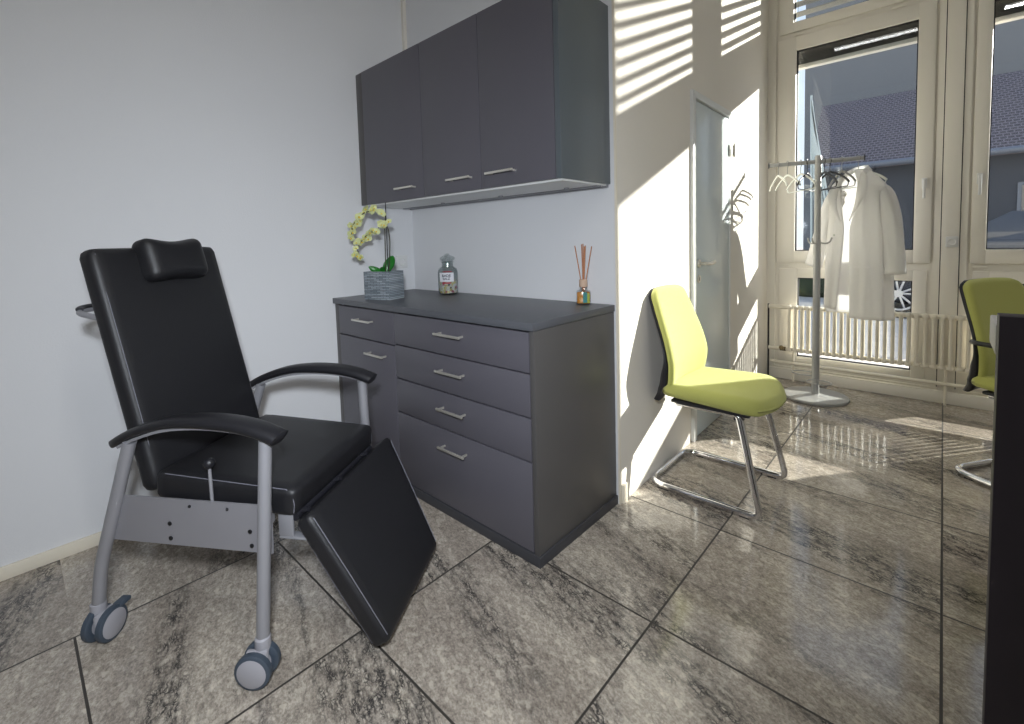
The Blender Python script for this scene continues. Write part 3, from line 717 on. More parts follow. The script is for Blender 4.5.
    if arms:
        for s in (-1, 1):
            bm = bmesh.new(); tube(bm, fillet([(0.07, s*0.215, 0.66), (0.11, s*0.255, 0.665), (0.34, s*0.26, 0.665), (0.36, s*0.25, 0.44)], 0.04), 0.011, 10); link('armrest', bm, 'blackp', o, True)
    return o
c1 = make_visitor_chair('visitor_chair'); c1.location = (1.496, 0.465, 0)
tag(c1, 'lime green cantilever chair with its back against the white wall beside the door', 'chair')
c2 = make_visitor_chair('visitor_chair', True); c2.location = (2.695, 1.465, 0); c2.rotation_euler = (0, 0, math.radians(-35))
tag(c2, 'lime green cantilever chair with black armrests, partly hidden behind the dark desk panel', 'chair')

# ------------------------------------------------------------------ desk at right
o = empty('reception_desk', (2.95, -0.4, 0)); Q = lambda x, y, z: (x-2.95, y+0.4, z)
bm = bmesh.new(); box(bm, Q(2.579, -0.85, 0.0), Q(3.75, -0.812, 1.063), 0.001); link('front_panel', bm, 'desk', o, True)
bm = bmesh.new(); box(bm, Q(2.578, -0.811, 1.0), Q(3.74, -0.70, 1.045), 0.002); link('ledge', bm, 'deskedge', o, True)
bm = bmesh.new(); box(bm, Q(2.66, -0.744, 0.70), Q(3.74, 0.05, 0.728), 0.002); link('desk_top', bm, 'deskedge', o, True)
for xx in (2.70, 3.68):
    bm = bmesh.new(); box(bm, Q(xx, -0.02, 0), Q(xx+0.04, 0.02, 0.70), 0.002); link('leg', bm, 'silver', o, True)
    bm = bmesh.new(); box(bm, Q(xx, -0.811, 0), Q(xx+0.04, -0.77, 0.96), 0.002); link('leg', bm, 'silver', o, True)
tag(o, 'dark reception desk panel with light grey edge at the right of the picture', 'desk')

# ------------------------------------------------------------------ coat stand
SX, SY, BY = 1.860, 2.120, math.radians(17)
o = empty('coat_stand', (SX, SY, 0))
bm = bmesh.new(); lathe(bm, [(0, 0), (0.198, 0), (0.203, 0.005), (0.203, 0.016), (0.198, 0.021), (0.05, 0.027), (0.03, 0.032), (0, 0.032)], seg=48); link('base', bm, 'stand', o, True)
bm = bmesh.new(); lathe(bm, [(0, 0.03), (0.024, 0.03), (0.024, 0.56), (0.0225, 0.565), (0.0225, 1.135), (0.021, 1.14), (0.021, 1.72), (0.017, 1.732), (0, 1.735)], seg=20); link('pole', bm, 'stand', o, True)
bm = bmesh.new(); box(bm, (-0.305, -0.007, 1.675), (0.265, 0.007, 1.703), 0.003); cb = link('crossbar', bm, 'stand', o, True); cb.rotation_euler = (0, 0, BY)
for xx in (-0.309, 0.261):
    bm = bmesh.new(); box(bm, (xx, -0.009, 1.669), (xx+0.008, 0.009, 1.709), 0.002); link('end_cap', bm, 'blackp', cb, True)
for an in (20, 140, 260):
    r_ = math.radians(an); dx, dy = math.cos(r_), math.sin(r_)
    bm = bmesh.new(); tube(bm, smooth_path([(dx*0.02, dy*0.02, 1.12), (dx*0.05, dy*0.05, 1.115), (dx*0.075, dy*0.075, 1.125), (dx*0.088, dy*0.088, 1.155)], 4), 0.0055, 8); link('hook', bm, 'stand', o, True)
for rx_, ry_, zz in ((-0.080, 0.035, 0.160), (0.035, -0.075, 0.135)):
    bm = bmesh.new(); n = 32; c_ = Vector((rx_, ry_, zz)); tube(bm, [c_+Vector((0.075*math.cos(2*PI*k/n), 0.060*math.sin(2*PI*k/n), 0)) for k in range(n)], 0.004, 8, closed=True); link('umbrella_ring', bm, 'stand', o, True)
tag(o, 'grey metal coat stand with round base plate in front of the window', 'coat stand')

# hangers
ZB = 1.706
def hanger(d_, yaw, m_, label, w=0.40, bar=True):
    o = empty('coat_hanger', (SX+d_*math.cos(BY), SY+d_*math.sin(BY), ZB), yaw); bm = bmesh.new()
    hook = [(0.012, 0, -0.012), (0.016, 0, 0.0), (0.011, 0, 0.012), (0, 0, 0.0165), (-0.011, 0, 0.012), (-0.016, 0, 0.0), (-0.008, 0, -0.022), (0, 0, -0.038), (0, 0, -0.085)]
    hook = [(p[0], p[1], p[2]-0.011) for p in hook]
    tube(bm, smooth_path(hook, 4), 0.0024, 8); link('hook', bm, m_ if m_ != 'hwhite' else 'hwire', o, True)
    bm = bmesh.new(); h = w/2
    tube(bm, smooth_path([(-h, 0, -0.185), (-h*0.75, 0, -0.15), (-h*0.3, 0, -0.112), (0, 0, -0.095), (h*0.3, 0, -0.112), (h*0.75, 0, -0.15), (h, 0, -0.185)], 4), 0.0058, 8, sy=1.3)
    if bar: tube(bm, fillet([(-h+0.004, 0, -0.184), (-h+0.012, 0, -0.212), (h-0.012, 0, -0.212), (h-0.004, 0, -0.184)], 0.015), 0.0035, 8)
    link('shoulder_bar', bm, m_, o, True)
    return tag(o, label, 'hanger', 'hangers on the coat stand')
hanger(-0.245, math.radians(120), 'hwhite', 'leftmost pale hanger near the bar end of the coat stand', 0.38, False)
hanger(-0.187, math.radians(126), 'hwhite', 'second pale hanger from the left end of the coat stand bar', 0.38, False)
hanger(-0.105, math.radians(128), 'hwhite', 'pale hanger with cross bar just left of the coat stand pole', 0.38)
hanger(-0.063, math.radians(84), 'hblack', 'black hanger touching the left side of the coat stand pole', 0.40)
hanger(+0.036, math.radians(120), 'hblack', 'black hanger touching the right side of the coat stand pole', 0.40)
hanger(+0.070, math.radians(130), 'hblack', 'black hanger between the pole and the white lab coat, second right of the pole', 0.40)
hanger(+0.138, math.radians(122), 'hwire', 'thin grey wire hanger beside the collar of the lab coat', 0.36)
CX, CY = 2.095, SY
cy_ = math.radians(-28)
hanger(+0.232, cy_, 'hwhite', 'pale hanger holding the white lab coat', 0.36)

# lab coat
coat = empty('lab_coat', (SX+0.232*math.cos(BY), SY+0.232*math.sin(BY), 1.572), cy_)
def fold(u, z, amp, k=1.0): return amp*noise.noise(Vector((u*3.2*k, z*1.1, 3.3)))+amp*0.5*noise.noise(Vector((u*8*k, z*2.0, 7.7)))
def torso():
    bm = bmesh.new(); nu, nz = 72, 44; G = []
    zt, zb = 0.045, -0.965
    for i in range(nz+1):
        k = i/nz; row = []
        for j in range(nu+1):
            u = j/nu                                 # 0 left front edge .. 1 right front edge, going round the back
            # angle: start at front centre opening
            gap = (0.10+0.20*math.sin(PI*min(1, k/0.42))*(1 if k < .21 else 1) if k < 0.42 else 0.10+0.12*(k-0.42))
            an = -PI/2 - gap - u*(2*PI-2*gap)
            dx, dy = math.cos(an), math.sin(an)
            if k < 0.16:
                q = k/0.16; rx = 0.055+0.135*q**0.8; ry = 0.045+0.045*q; z = zt-(0.055+0.0*q)-0.0
                z = 0.040-0.115*(q)*(0.35+0.65*abs(dx)) - 0.03*q
            else:
                q = (k-0.16)/0.84; rx = 0.190-0.005*math.sin(min(1, q*3)*PI/2)+0.035*q; ry = 0.09+0.035*q; z = -0.075-0.03*0-(q)*(0.965-0.075)
                blend = max(0, 1-q*7); z += blend*(0.065*0.35*0)*1
                z += -0.030*blend
            z0c = z
            f = fold(an, z, 0.022*min(1, k*2.2))
            rx2 = rx+f; ry2 = ry+f
            x = dx*rx2; y = dy*ry2
            if u < 0.25: z += 0.045*(k**2)              # left panel hangs a touch higher
            row.append(bm.verts.new((x, y, z)))
        G.append(row)
    for i in range(nz):
        for j in range(nu): bm.faces.new((G[i][j], G[i+1][j], G[i+1][j+1], G[i][j+1]))
    return bm
o_ = link('torso', torso(), 'cotton', coat, 'all')
md = o_.modifiers.new('thick', 'SOLIDIFY'); md.thickness = 0.003
def sleeve(sg):
    bm = bmesh.new()
    if sg > 0: path = [(0.090, 0.0, -0.105), (0.155, 0.0, -0.150), (0.200, -0.005, -0.27), (0.232, -0.015, -0.46), (0.262, -0.03, -0.66)]
    else: path = [(-0.090, 0.0, -0.105), (-0.155, 0.0, -0.150), (-0.210, 0.0, -0.27), (-0.262, 0.0, -0.45), (-0.312, -0.01, -0.63)]
    F = frames(smooth_path(path, 6)); n = len(F); seg = 24; rings = []
    for i, (p, t_, a, b) in enumerate(F):
        k = i/(n-1); r = 0.060+0.012*math.sin(min(1, k*3)*PI/2)-0.012*k
        if k < .2: r = 0.028+0.040*k/.2
        ring = []
        for q in range(seg):
            an = 2*PI*q/seg; rr = r+fold(an+sg*3, p.z*2, 0.011)
            ring.append(bm.verts.new(p+a*math.cos(an)*rr*(1.0 if abs(a.x) > .5 else .62)+b*math.sin(an)*rr*(1.0 if abs(b.x) > .5 else .62)))
        rings.append(ring)
    for A, B in zip(rings, rings[1:]):
        for q in range(seg): bm.faces.new((A[q], A[(q+1) % seg], B[(q+1) % seg], B[q]))
    o_ = link('sleeve', bm, 'cotton', coat, 'all'); md = o_.modifiers.new('thick', 'SOLIDIFY'); md.thickness = 0.003
sleeve(1); sleeve(-1)
# collar and lapels
def strip(name, A, B, n=14):
    bm = bmesh.new(); a_ = smooth_path(A, 5); b_ = smooth_path(B, 5); va = [bm.verts.new(p) for p in a_]; vb = [bm.verts.new(p) for p in b_]
    for i in range(len(va)-1): bm.faces.new((va[i], va[i+1], vb[i+1], vb[i]))
    o_ = link(name, bm, 'cotton', coat, 'all'); md = o_.modifiers.new('thick', 'SOLIDIFY'); md.thickness = 0.003; return o_
strip('collar', [(-0.052, -0.035, 0.035), (-0.045, 0.03, 0.062), (0, 0.052, 0.070), (0.045, 0.03, 0.062), (0.052, -0.035, 0.035)],
      [(-0.082, -0.050, 0.000), (-0.066, 0.038, 0.030), (0, 0.066, 0.038), (0.066, 0.038, 0.030), (0.082, -0.050, 0.000)])
for sg in (-1, 1):
    strip('lapel', [(sg*0.050, -0.045, 0.020), (sg*0.062, -0.100, -0.10), (sg*0.060, -0.118, -0.20), (sg*0.028, -0.122, -0.31)],
          [(sg*0.100, -0.058, -0.012), (sg*0.130, -0.108, -0.11), (sg*0.098, -0.124, -0.20), (sg*0.034, -0.126, -0.31)])
bm = bmesh.new(); box(bm, (0.065, -0.128, -0.62), (0.175, -0.121, -0.615)); 
link('pocket', bm, 'cotton', coat)
for zz in (-0.16, -0.40):
    bm = bmesh.new(); lathe(bm, [(0, 0.002), (0.007, 0.002), (0.008, 0), (0, 0)], (-0.075, -0.120 if zz < -.3 else -.115, zz), 12, Rm('X', 90)); link('button', bm, 'hwhite', coat, True)
tag(coat, 'white lab coat hanging open on the coat stand', 'lab coat')

# ------------------------------------------------------------------ things on the worktop
Zt = 0.900
# orchid
orc = empty('potted_orchid', (0.300, -0.415, Zt), math.radians(18))
bm = bmesh.new(); hw_, hd, hh = 0.086, 0.060, 0.150
box(bm, (-hw_, -hd, 0), (hw_, -hd+0.010, hh), 0.002); box(bm, (-hw_, hd-0.010, 0), (hw_, hd, hh), 0.002); box(bm, (-hw_, -hd+0.01, 0), (-hw_+0.01, hd-0.01, hh), 0.002); box(bm, (hw_-0.01, -hd+0.01, 0), (hw_, hd-0.01, hh), 0.002)
box(bm, (-hw_+0.01, -hd+0.01, 0), (hw_-0.01, hd-0.01, 0.01))
pl = link('planter', bm, 'stone', orc, True)
bm = bmesh.new(); box(bm, (-hw_+0.01, -hd+0.01, 0.011), (hw_-0.01, hd-0.01, 0.138)); link('moss', bm, 'soil', orc)
def orchid_leaf(base, dirv, ln, w, lift):
    bm = bmesh.new(); n = 12; d_ = Vector(dirv).normalized(); side = d_.cross(Vector((0, 0, 1))).normalized(); rows = []
    for i in range(n+1):
        t = i/n; c_ = Vector(base)+d_*ln*t+Vector((0, 0, lift*math.sin(t*PI*0.62)))
        ww = w*math.sin(PI*min(1, 0.08+0.92*t)**0.8)*1.0+0.0015
        rows.append([bm.verts.new(c_+side*ww*s+Vector((0, 0, abs(s)*ww*0.35))) for s in (-1, -0.5, 0, 0.5, 1)])
    for A, B in zip(rows, rows[1:]):
        for q in range(4): bm.faces.new((A[q], A[q+1], B[q+1], B[q]))
    o_ = link('leaf', bm, 'leaf', orc, 'all'); md = o_.modifiers.new('t', 'SOLIDIFY'); md.thickness = 0.002
def blade(base, tip, side, w, bow):
    bm = bmesh.new(); n = 14; A_ = Vector(base); B_ = Vector(tip); S_ = Vector(side).normalized(); up_ = (B_-A_).cross(S_).normalized(); rows = []
    for i in range(n+1):
        t = i/n; ww = w*math.sin(PI*min(1, 0.06+0.94*t))**0.6+0.001; c_ = A_.lerp(B_, t)+up_*bow*math.sin(PI*t)
        rows.append([bm.verts.new(c_+S_*ww*q_+up_*abs(q_)*ww*0.3) for q_ in (-1, -0.5, 0, 0.5, 1)])
    for A, B in zip(rows, rows[1:]):
        for q in range(4): bm.faces.new((A[q], A[q+1], B[q+1], B[q]))
    o_ = link('leaf', bm, 'leaf', orc, 'all'); md = o_.modifiers.new('t', 'SOLIDIFY'); md.thickness = 0.002
blade((0.018, -0.01, 0.136), (0.060, 0.010, 0.232), (0.75, 0.60, -0.25), 0.026, 0.012)
blade((0.010, -0.02, 0.137), (-0.062, -0.045, 0.176), (0.25, 0.3, 0.8), 0.017, 0.012)
blade((0.000, 0.010, 0.137), (-0.075, 0.030, 0.168), (0.1, 0.8, 0.4), 0.018, 0.014)
blade((0.012, -0.02, 0.137), (0.040, -0.055, 0.175), (0.8, 0.3, 0.2), 0.015, 0.010)
ri = Matrix.Rotation(-math.radians(18), 3, 'Z')
def wl(x, y, z): return ri @ Vector((x-0.300, y+0.415, z-Zt))    # world position into the plant's own frame
st1 = smooth_path([wl(0.322, -0.415, 1.03), wl(0.335, -0.42, 1.18), wl(0.355, -0.43, 1.29), wl(0.358, -0.43, 1.350), wl(0.315, -0.465, 1.372), wl(0.268, -0.51, 1.352), wl(0.240, -0.545, 1.300), wl(0.245, -0.56, 1.250)], 6)
st2 = smooth_path([wl(0.340, -0.41, 1.03), wl(0.375, -0.42, 1.14), wl(0.395, -0.43, 1.24), wl(0.375, -0.44, 1.295), wl(0.315, -0.46, 1.270), wl(0.255, -0.49, 1.235), wl(0.238, -0.52, 1.185), wl(0.262, -0.54, 1.135)], 6)
for s_ in (st1, st2):
    bm = bmesh.new(); tube(bm, s_, 0.0028, 8); link('stem', bm, 'stem', orc, True)
bm = bmesh.new(); tube(bm, [wl(0.330, -0.405, 1.03), wl(0.332, -0.405, 1.415)], 0.0024, 8); link('support_stake', bm, 'blackp', orc, True)
def blossom_mesh():
    bm = bmesh.new()
    def pet(an, ln, w, cup):
        n = 6; rows = []; dx, dy = math.cos(an), math.sin(an)
        for i in range(n+1):
            t = i/n; ww = w*math.sin(PI*min(1, 0.1+0.9*t))**0.7+0.0008
            c_ = Vector((0, dx*ln*t, dy*ln*t)); c_.x = cup*math.sin(t*PI*0.8)
            rows.append([bm.verts.new(c_+Vector((abs(s)*ww*0.15, -dy*ww*s, dx*ww*s))) for s in (-1, 0, 1)])
        for A, B in zip(rows, rows[1:]):
            for q in range(2): bm.faces.new((A[q], A[q+1], B[q+1], B[q]))
    for an, ln, w in ((90, 0.021, 0.009), (210, 0.021, 0.008), (330, 0.021, 0.008), (175, 0.022, 0.0125), (5, 0.022, 0.0125)): pet(math.radians(an), ln, w, 0.005)
    for f in bm.faces: f.material_index = 0
    t = bmesh.new(); bmesh.ops.create_uvsphere(t, u_segments=8, v_segments=6, radius=0.0048, matrix=T(0.006, 0, -0.003)); 
    for f in t.faces: f.material_index = 1
    merge(bm, t)
    return bm
bl0 = link('blossom', blossom_mesh(), ['petal', 'lip'], orc, 'all')
sites = []
for k in range(11): sites.append(st1[int(len(st1)*(0.42+0.58*k/10.01))])
for k in range(12): sites.append(st2[int(len(st2)*(0.40+0.60*k/11.01))])
sites += [p for p in sites[1:22]]
cw = ri @ Vector((0.85, -0.53, 0))
for i, p in enumerate(sites):
    b_ = bl0 if i == 0 else bl0.copy()
    if i: COL.objects.link(b_); b_.parent = orc
    sp = 0.014 if i < 23 else 0.024
    b_.location = p+Vector((random.uniform(-sp, sp), random.uniform(-sp, sp), random.uniform(-sp, sp)*1.0))
    base_an = math.atan2(cw.y, cw.x)
    b_.rotation_euler = (random.uniform(-.7, .7), random.uniform(-.6, .6), base_an+random.uniform(-1.0, 1.0)); s_ = random.uniform(0.75, 1.1); b_.scale = (s_, s_, s_)
tag(orc, 'yellow-green orchid in a grey stone-look planter on the left of the worktop', 'potted plant')

# jar
JX, JY = 0.442, -0.088
jar = empty('bath_salt_jar', (JX, JY, Zt))
bm = bmesh.new(); lathe(bm, [(0, 0.003), (0.050, 0.003), (0.056, 0.010), (0.057, 0.125), (0.052, 0.145), (0.033, 0.158), (0.031, 0.178), (0.036, 0.184), (0.034, 0.186), (0.029, 0.180), (0.031, 0.158), (0.050, 0.142), (0.0545, 0.125), (0.0535, 0.012), (0, 0.008)], seg=36); link('jar_body', bm, 'jarglass', jar, True)
bm = bmesh.new(); lathe(bm, [(0, 0.184), (0.028, 0.184), (0.030, 0.190), (0.042, 0.200), (0.043, 0.206), (0.030, 0.217), (0.016, 0.222), (0.010, 0.230), (0, 0.232)], seg=36); link('stopper', bm, 'jarglass', jar, True)
# contents: coloured grains, uncountable
gm = bpy.data.materials.new('bath_salt_grains'); gm.use_nodes = True; nt = gm.node_tree; b = nt.nodes['Principled BSDF']
vo = nt.nodes.new('ShaderNodeTexVoronoi'); vo.inputs['Scale'].default_value = 95; tc = nt.nodes.new('ShaderNodeTexCoord'); nt.links.new(tc.outputs['Object'], vo.inputs['Vector'])
sp = nt.nodes.new('ShaderNodeSeparateXYZ'); nt.links.new(vo.outputs['Color'], sp.inputs[0]); rp = nt.nodes.new('ShaderNodeValToRGB'); rp.color_ramp.interpolation = 'CONSTANT'
e = rp.color_ramp.elements; e[0].position = 0; e[0].color = lin((232, 222, 214)); e[1].position = 0.3; e[1].color = lin((226, 204, 110))
for p_, c_ in ((0.52, (236, 232, 226)), (0.68, (206, 110, 130)), (0.80, (226, 214, 160)), (0.93, (70, 60, 66))): k_ = e.new(p_); k_.color = lin(c_)
nt.links.new(sp.outputs[0], rp.inputs[0]); nt.links.new(rp.outputs[0], b.inputs['Base Color']); M['grains'] = gm
bm = bmesh.new(); lathe(bm, [(0, 0.009), (0.051, 0.010), (0.052, 0.075), (0.040, 0.082), (0, 0.086)], seg=30); g_ = link('bath_salt', bm, 'grains', jar, True)
# label facing the camera
la = math.atan2(-1.798-JY, 2.518-JX)-0.15
def curved(r, a0, a1, z0, z1, name, m_, par, n=10):
    bm = bmesh.new(); lo_ = []; hi_ = []
    for i in range(n+1):
        a_ = a0+(a1-a0)*i/n; lo_.append(bm.verts.new((r*math.cos(a_), r*math.sin(a_), z0))); hi_.append(bm.verts.new((r*math.cos(a_), r*math.sin(a_), z1)))
    for i in range(n): bm.faces.new((lo_[i], lo_[i+1], hi_[i+1], hi_[i]))
    return link(name, bm, m_, par, 'all')
curved(0.0578, la-0.75, la+0.75, 0.075, 0.125, 'label', 'label', jar)
curved(0.0577, la-0.35, la+0.55, 0.128, 0.133, 'label_stripe', 'red', jar)
curved(0.0577, la-0.45, la+0.45, 0.064, 0.071, 'label_stripe', 'red', jar)
def text_mesh(txt, size, mtx, m_, par, name='lettering'):
    cu = bpy.data.curves.new('t', 'FONT'); cu.body = txt; cu.size = size; cu.align_x = 'CENTER'; cu.align_y = 'CENTER'; cu.extrude = 0.0002; cu.offset = size*0.02
    to = bpy.data.objects.new('t', cu); COL.objects.link(to); bpy.context.view_layer.update()
    me = bpy.data.meshes.new_from_object(to.evaluated_get(bpy.context.evaluated_depsgraph_get())); bpy.data.objects.remove(to)
    me.transform(mtx); me.name = name
    if not me.materials: me.materials.append(M[m_])
    else: me.materials[0] = M[m_]
    o_ = bpy.data.objects.new(name, me); COL.objects.link(o_); o_.parent = par; return o_
tm = lambda z: Matrix.Rotation(la, 4, 'Z') @ T(0.0588, 0, z) @ Rm('Z', 90) @ Rm('X', 90)
lab = [c for c in jar.children if c.name.startswith('label')][0]
text_mesh('BADE', 0.020, tm(0.108), 'ink', lab); text_mesh('SALZ', 0.018, tm(0.091), 'ink', lab)
tag(jar, 'clear glass jar of bath salt with white label on the worktop', 'jar')

# reed diffuser
rd = empty('reed_diffuser', (1.337, -0.050, Zt), math.radians(35))
bm = bmesh.new(); box(bm, (-0.031, -0.022, 0.0), (0.031, 0.022, 0.062), 0.006); lathe(bm, [(0.022, 0.060), (0.014, 0.070), (0.013, 0.078), (0.015, 0.080)], seg=20); link('bottle', bm, 'jarglass', rd, True)
bm = bmesh.new(); box(bm, (-0.0285, -0.0195, 0.004), (0.0285, 0.0195, 0.055), 0.004); link('scented_oil', bm, 'amber', rd, True)
bm = bmesh.new(); box(bm, (-0.002, -0.0235, 0.008), (0.016, -0.0222, 0.056)); link('label', bm, 'teal', rd)
bm = bmesh.new(); box(bm, (0.0165, -0.0235, 0.008), (0.027, -0.0222, 0.050)); link('label', bm, 'yellow', rd)
bm = bmesh.new(); lathe(bm, [(0.006, 0.078), (0.018, 0.078), (0.0185, 0.082), (0.0185, 0.108), (0.016, 0.111), (0.006, 0.111)], seg=20); link('collar', bm, 'wood', rd, True)
for dx, dy, h in ((-0.034, 0.0, 0.262), (-0.004, 0.008, 0.268), (0.002, -0.006, 0.270), (0.008, 0.004, 0.258), (0.040, 0.0, 0.258), (0.012, -0.01, 0.262)):
    bm = bmesh.new(); tube(bm, [(-dx*0.12, -dy*0.1, 0.015), (dx, dy, h)], 0.0022, 6); link('reed', bm, 'reed', rd, True)
tag(rd, 'small reed diffuser bottle with wooden sticks at the right end of the worktop', 'diffuser')

# ------------------------------------------------------------------ outside
tag(simple('street_paving', 'asphalt', (-25, L+0.2, -0.12), (30, 45, -0.02)), 'pale paved ground outside the windows', 'paving')
bpy.data.objects['street_paving']['kind'] = 'structure'
for k_ in ('category', 'label'):
    if k_ in bpy.data.objects['street_paving']: del bpy.data.objects['street_paving'][k_]
bpy.data.objects['street_paving'].name = 'floor_street'
h = empty('tiled_roof_house', (3.0, 12.5, 0))
bm = bmesh.new(); box(bm, (-2.75, -0.35, -0.02), (3.4, 3.0, 2.80)); hw0 = link('wall', bm, 'facade_dark', h)
bm = bmesh.new()
vs = [(-2.97, -0.60, 2.78), (3.6, -0.60, 2.78), (3.6, 2.5, 4.95), (-3.22, 2.5, 4.95)]
A = [bm.verts.new(v) for v in vs]; B = [bm.verts.new((v[0], v[1]+0.05, v[2]-0.12)) for v in vs]; bm.faces.new(A); bm.faces.new(B[::-1])
for q in range(4): bm.faces.new((A[q], B[q], B[(q+1) % 4], A[(q+1) % 4]))
link('roof', bm, 'rooftile', h)
bm = bmesh.new(); tube(bm, [(-3.0, -0.66, 2.73), (3.6, -0.66, 2.73)], 0.07, 10); link('gutter', bm, 'gutter', h, True)
for xx in (-2.3, -0.9, 0.6, 2.0):
    bm = bmesh.new(); box(bm, (xx, -0.38, 0.7), (xx+1.0, -0.34, 2.1)); w_ = link('window', bm, 'gutter', h)
    bm = bmesh.new(); box(bm, (xx+0.06, -0.40, 0.76), (xx+0.94, -0.37, 2.04)); link('pane', bm, 'car', w_)
tag(h, 'house across the street with brown tiled roof and dark facade', 'house')
bm = bmesh.new(); box(bm, (-1.62, 20, -0.1), (9.5, 24, 11)); 
gb = link('office_building', bm, 'facade_grey'); tag(gb, 'plain grey building rising behind the tiled roof', 'building')
# white slanted bars
aw = empty('bar_fan', (0.45, 10.6, 0)); 
for i in range(6):
    bm = bmesh.new(); tube(bm, [(-0.13+i*0.085, 0, 0.0), (-0.13+i*0.085-0.0, 0, 1.2), (-0.16+i*0.012, 0, 4.25-i*0.12)], 0.022, 6); link('bar', bm, 'whitebar', aw, True)
tag(aw, 'fan of thin white slanted bars outside, left of the tiled roof', 'trellis')
hd_ = bmesh.new(); cushion(hd_, 3.4, 0.6, 0.75, T(-0.6, 8.8, 0.36), 0.15, 0.02, 24, wave=0.12)
hd_o = link('hedge', hd_, 'hedge', None, 'all'); tag(hd_o, 'low dark green hedge outside, seen through the lower pane', 'hedge')
# car
car = empty('parked_car', (3.3, 7.45, -0.02), 0)
def car_body():
    bm = bmesh.new(); sec = [(-2.05, 0.45, 0.55), (-1.98, 0.28, 0.72), (-1.6, 0.22, 0.84), (-0.9, 0.2, 0.93), (0.2, 0.2, 0.95), (1.4, 0.2, 0.98), (1.95, 0.25, 0.92), (2.08, 0.4, 0.62)]
    rings = []
    for x, zb, zt in sec:
        ring = []
        for yy, zz in ((-0.80, zb), (-0.86, zb+0.15*(zt-zb)), (-0.87, zb+0.6*(zt-zb)), (-0.80, zt), (0.80, zt), (0.87, zb+0.6*(zt-zb)), (0.86, zb+0.15*(zt-zb)), (0.80, zb)): ring.append(bm.verts.new((x, yy, zz)))
        rings.append(ring)
    for A, B in zip(rings, rings[1:]):
        for q in range(8): bm.faces.new((A[q], A[(q+1) % 8], B[(q+1) % 8], B[q]))
    bm.faces.new(rings[0]); bm.faces.new(rings[-1]); return bm
bo = link('body', car_body(), 'car', car, True)
bm = bmesh.new(); lo_ = [(-0.95, -0.78, 0.93), (1.5, -0.78, 0.97), (1.5, 0.78, 0.97), (-0.95, 0.78, 0.93)]; hi_ = [(-0.15, -0.62, 1.42), (1.05, -0.62, 1.42), (1.05, 0.62, 1.42), (-0.15, 0.62, 1.42)]
A = [bm.verts.new(v) for v in lo_]; B = [bm.verts.new(v) for v in hi_]; bm.faces.new(A); bm.faces.new(B[::-1])
for q in range(4): bm.faces.new((A[q], A[(q+1) % 4], B[(q+1) % 4], B[q]))
link('cabin', bm, 'car', car)
for wx in (-1.22, 1.35):
    for sy_ in (-1, 1):
        bm = bmesh.new(); lathe(bm, [(0.22, -0.1), (0.33, -0.1), (0.345, -0.05), (0.345, 0.05), (0.33, 0.1), (0.22, 0.1)], (wx, sy_*0.80, 0.345), 32, Rm('X', 90)); w_ = link('wheel', bm, 'rubber', car, True)
        bm = bmesh.new(); yy = sy_*0.89
        lathe(bm, [(0.21, 0.0), (0.235, 0.0), (0.235, 0.03), (0.21, 0.03), (0.21, 0.0)], (wx, yy, 0.345), 32, Rm('X', 90)); lathe(bm, [(0, -0.01), (0.05, -0.01), (0.05, 0.03), (0, 0.03)], (wx, yy, 0.345), 16, Rm('X', 90))
        for q in range(10):
            box(bm, (0.03, -0.012, -0.013), (0.225, 0.012, 0.013), 0.004, mtx=T(wx, yy, 0.345) @ Matrix.Rotation(2*PI*(q+(0.25 if q % 2 else 0))/10, 4, 'Y'))
        link('rim', bm, 'alloy', w_, True)
bm = bmesh.new(); box(bm, (-1.97, -0.80, 0.60), (-1.80, -0.60, 0.70), 0.02); link('headlight', bm, 'alloy', car, True)
tag(car, 'dark car with silver alloy wheels parked outside the window', 'car')

# ------------------------------------------------------------------ unseen lamps added on the ceiling as fill light (out of frame)
M['fillglow'] = emit_mat('fill_lamp_glow', (255, 252, 246), 3)
for lx, ly in ((1.9, -1.45), (3.6, -1.45), (5.2, -1.45)):
    o = empty('fill_lamp', (lx, ly, CZ)); bm = bmesh.new(); box(bm, (-0.62, -0.06, -0.06), (0.62, 0.06, 0.0), 0.004); hs = link('housing', bm, 'fill_house', o, True)
    bm = bmesh.new(); box(bm, (-0.60, -0.045, -0.064), (0.60, 0.045, -0.0605)); link('diffuser', bm, 'fillglow', o)
    tag(o, 'unseen rectangular fill lamp added on the ceiling above the frame', 'lamp', 'added fill lamps')
    li = bpy.data.lights.new('fill_light', 'AREA'); li.shape = 'RECTANGLE'; li.size = 1.2; li.size_y = 0.1; li.energy = 3 if lx < 3 else 14; li.color = (1.0, 0.98, 0.95)
    lo = bpy.data.objects.new('fill_light', li); COL.objects.link(lo); lo.location = (lx, ly, CZ-0.08)
# photographer's flash held above the camera
li = bpy.data.lights.new('flash', 'AREA'); li.shape = 'DISK'; li.size = 0.14; li.energy = 16; li.spread = math.radians(115); li.color = (0.86, 0.92, 1.0)
lo = bpy.data.objects.new('flash', li); COL.objects.link(lo); lo.location = (2.50, -1.85, 1.44)
dv = Vector((0.3, -0.6, 0.35))-lo.location; lo.rotation_euler = dv.to_track_quat('-Z', 'Y').to_euler()
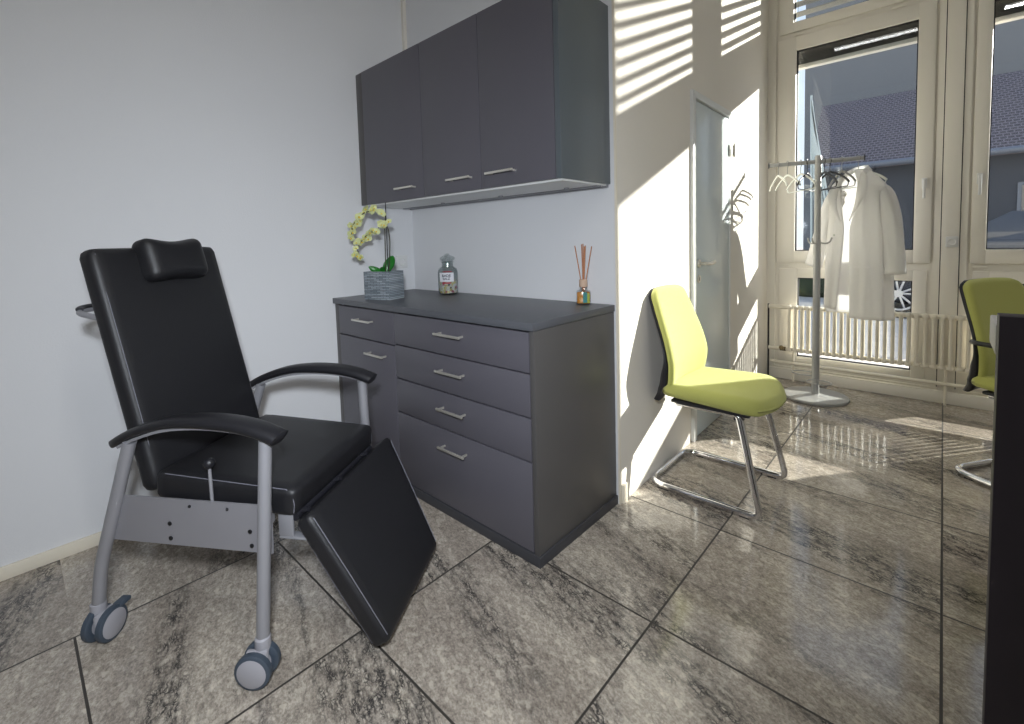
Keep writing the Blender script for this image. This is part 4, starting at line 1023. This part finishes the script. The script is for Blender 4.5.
# sun
sd = Vector((0.755, 1.0, 0.447)).normalized()
li = bpy.data.lights.new('sun', 'SUN'); li.energy = 15.0; li.angle = math.radians(0.6); li.color = (1.0, 0.93, 0.82)
lo = bpy.data.objects.new('sun', li); COL.objects.link(lo); lo.rotation_euler = (-sd).to_track_quat('-Z', 'Y').to_euler(); lo.location = (8, 12, 6)
# sky
w = bpy.data.worlds.new('sky'); scene.world = w; w.use_nodes = True; nt = w.node_tree; bg = nt.nodes['Background']
tc = nt.nodes.new('ShaderNodeTexCoord'); sp = nt.nodes.new('ShaderNodeSeparateXYZ'); nt.links.new(tc.outputs['Generated'], sp.inputs[0])
rp = nt.nodes.new('ShaderNodeValToRGB'); nt.links.new(sp.outputs[2], rp.inputs[0]); e = rp.color_ramp.elements
e[0].position = 0.0; e[0].color = (0.92, 0.93, 0.95, 1); e[1].position = 0.7; e[1].color = (0.50, 0.64, 0.88, 1); k_ = e.new(0.25); k_.color = (0.76, 0.85, 0.98, 1)
nt.links.new(rp.outputs[0], bg.inputs['Color']); bg.inputs['Strength'].default_value = 1.3

# ------------------------------------------------------------------ camera
f, cyp, yaw, pitch, roll = 467.951, 271.439, -0.745, -0.063, -0.028
F_ = Vector((math.sin(yaw)*math.cos(pitch), math.cos(yaw)*math.cos(pitch), math.sin(pitch)))
Rt = Vector((math.cos(yaw), -math.sin(yaw), 0)); Up = Rt.cross(F_)
r_ = math.cos(roll)*Rt+math.sin(roll)*Up; u_ = -math.sin(roll)*Rt+math.cos(roll)*Up
cam = bpy.data.cameras.new('camera'); cam.sensor_width = 36; cam.lens = f/1024*36; cam.shift_y = -(362-cyp)/1024; cam.clip_start = 0.02; cam.clip_end = 200
co = bpy.data.objects.new('camera', cam); COL.objects.link(co)
m4 = Matrix(((r_.x, u_.x, -F_.x, 2.518), (r_.y, u_.y, -F_.y, -1.798), (r_.z, u_.z, -F_.z, 1.187), (0, 0, 0, 1)))
co.matrix_world = m4; scene.camera = co
vs = scene.view_settings; vs.view_transform = 'Standard'; vs.look = 'None'; vs.gamma = 1; vs.use_curve_mapping = False; vs.exposure = 0.08
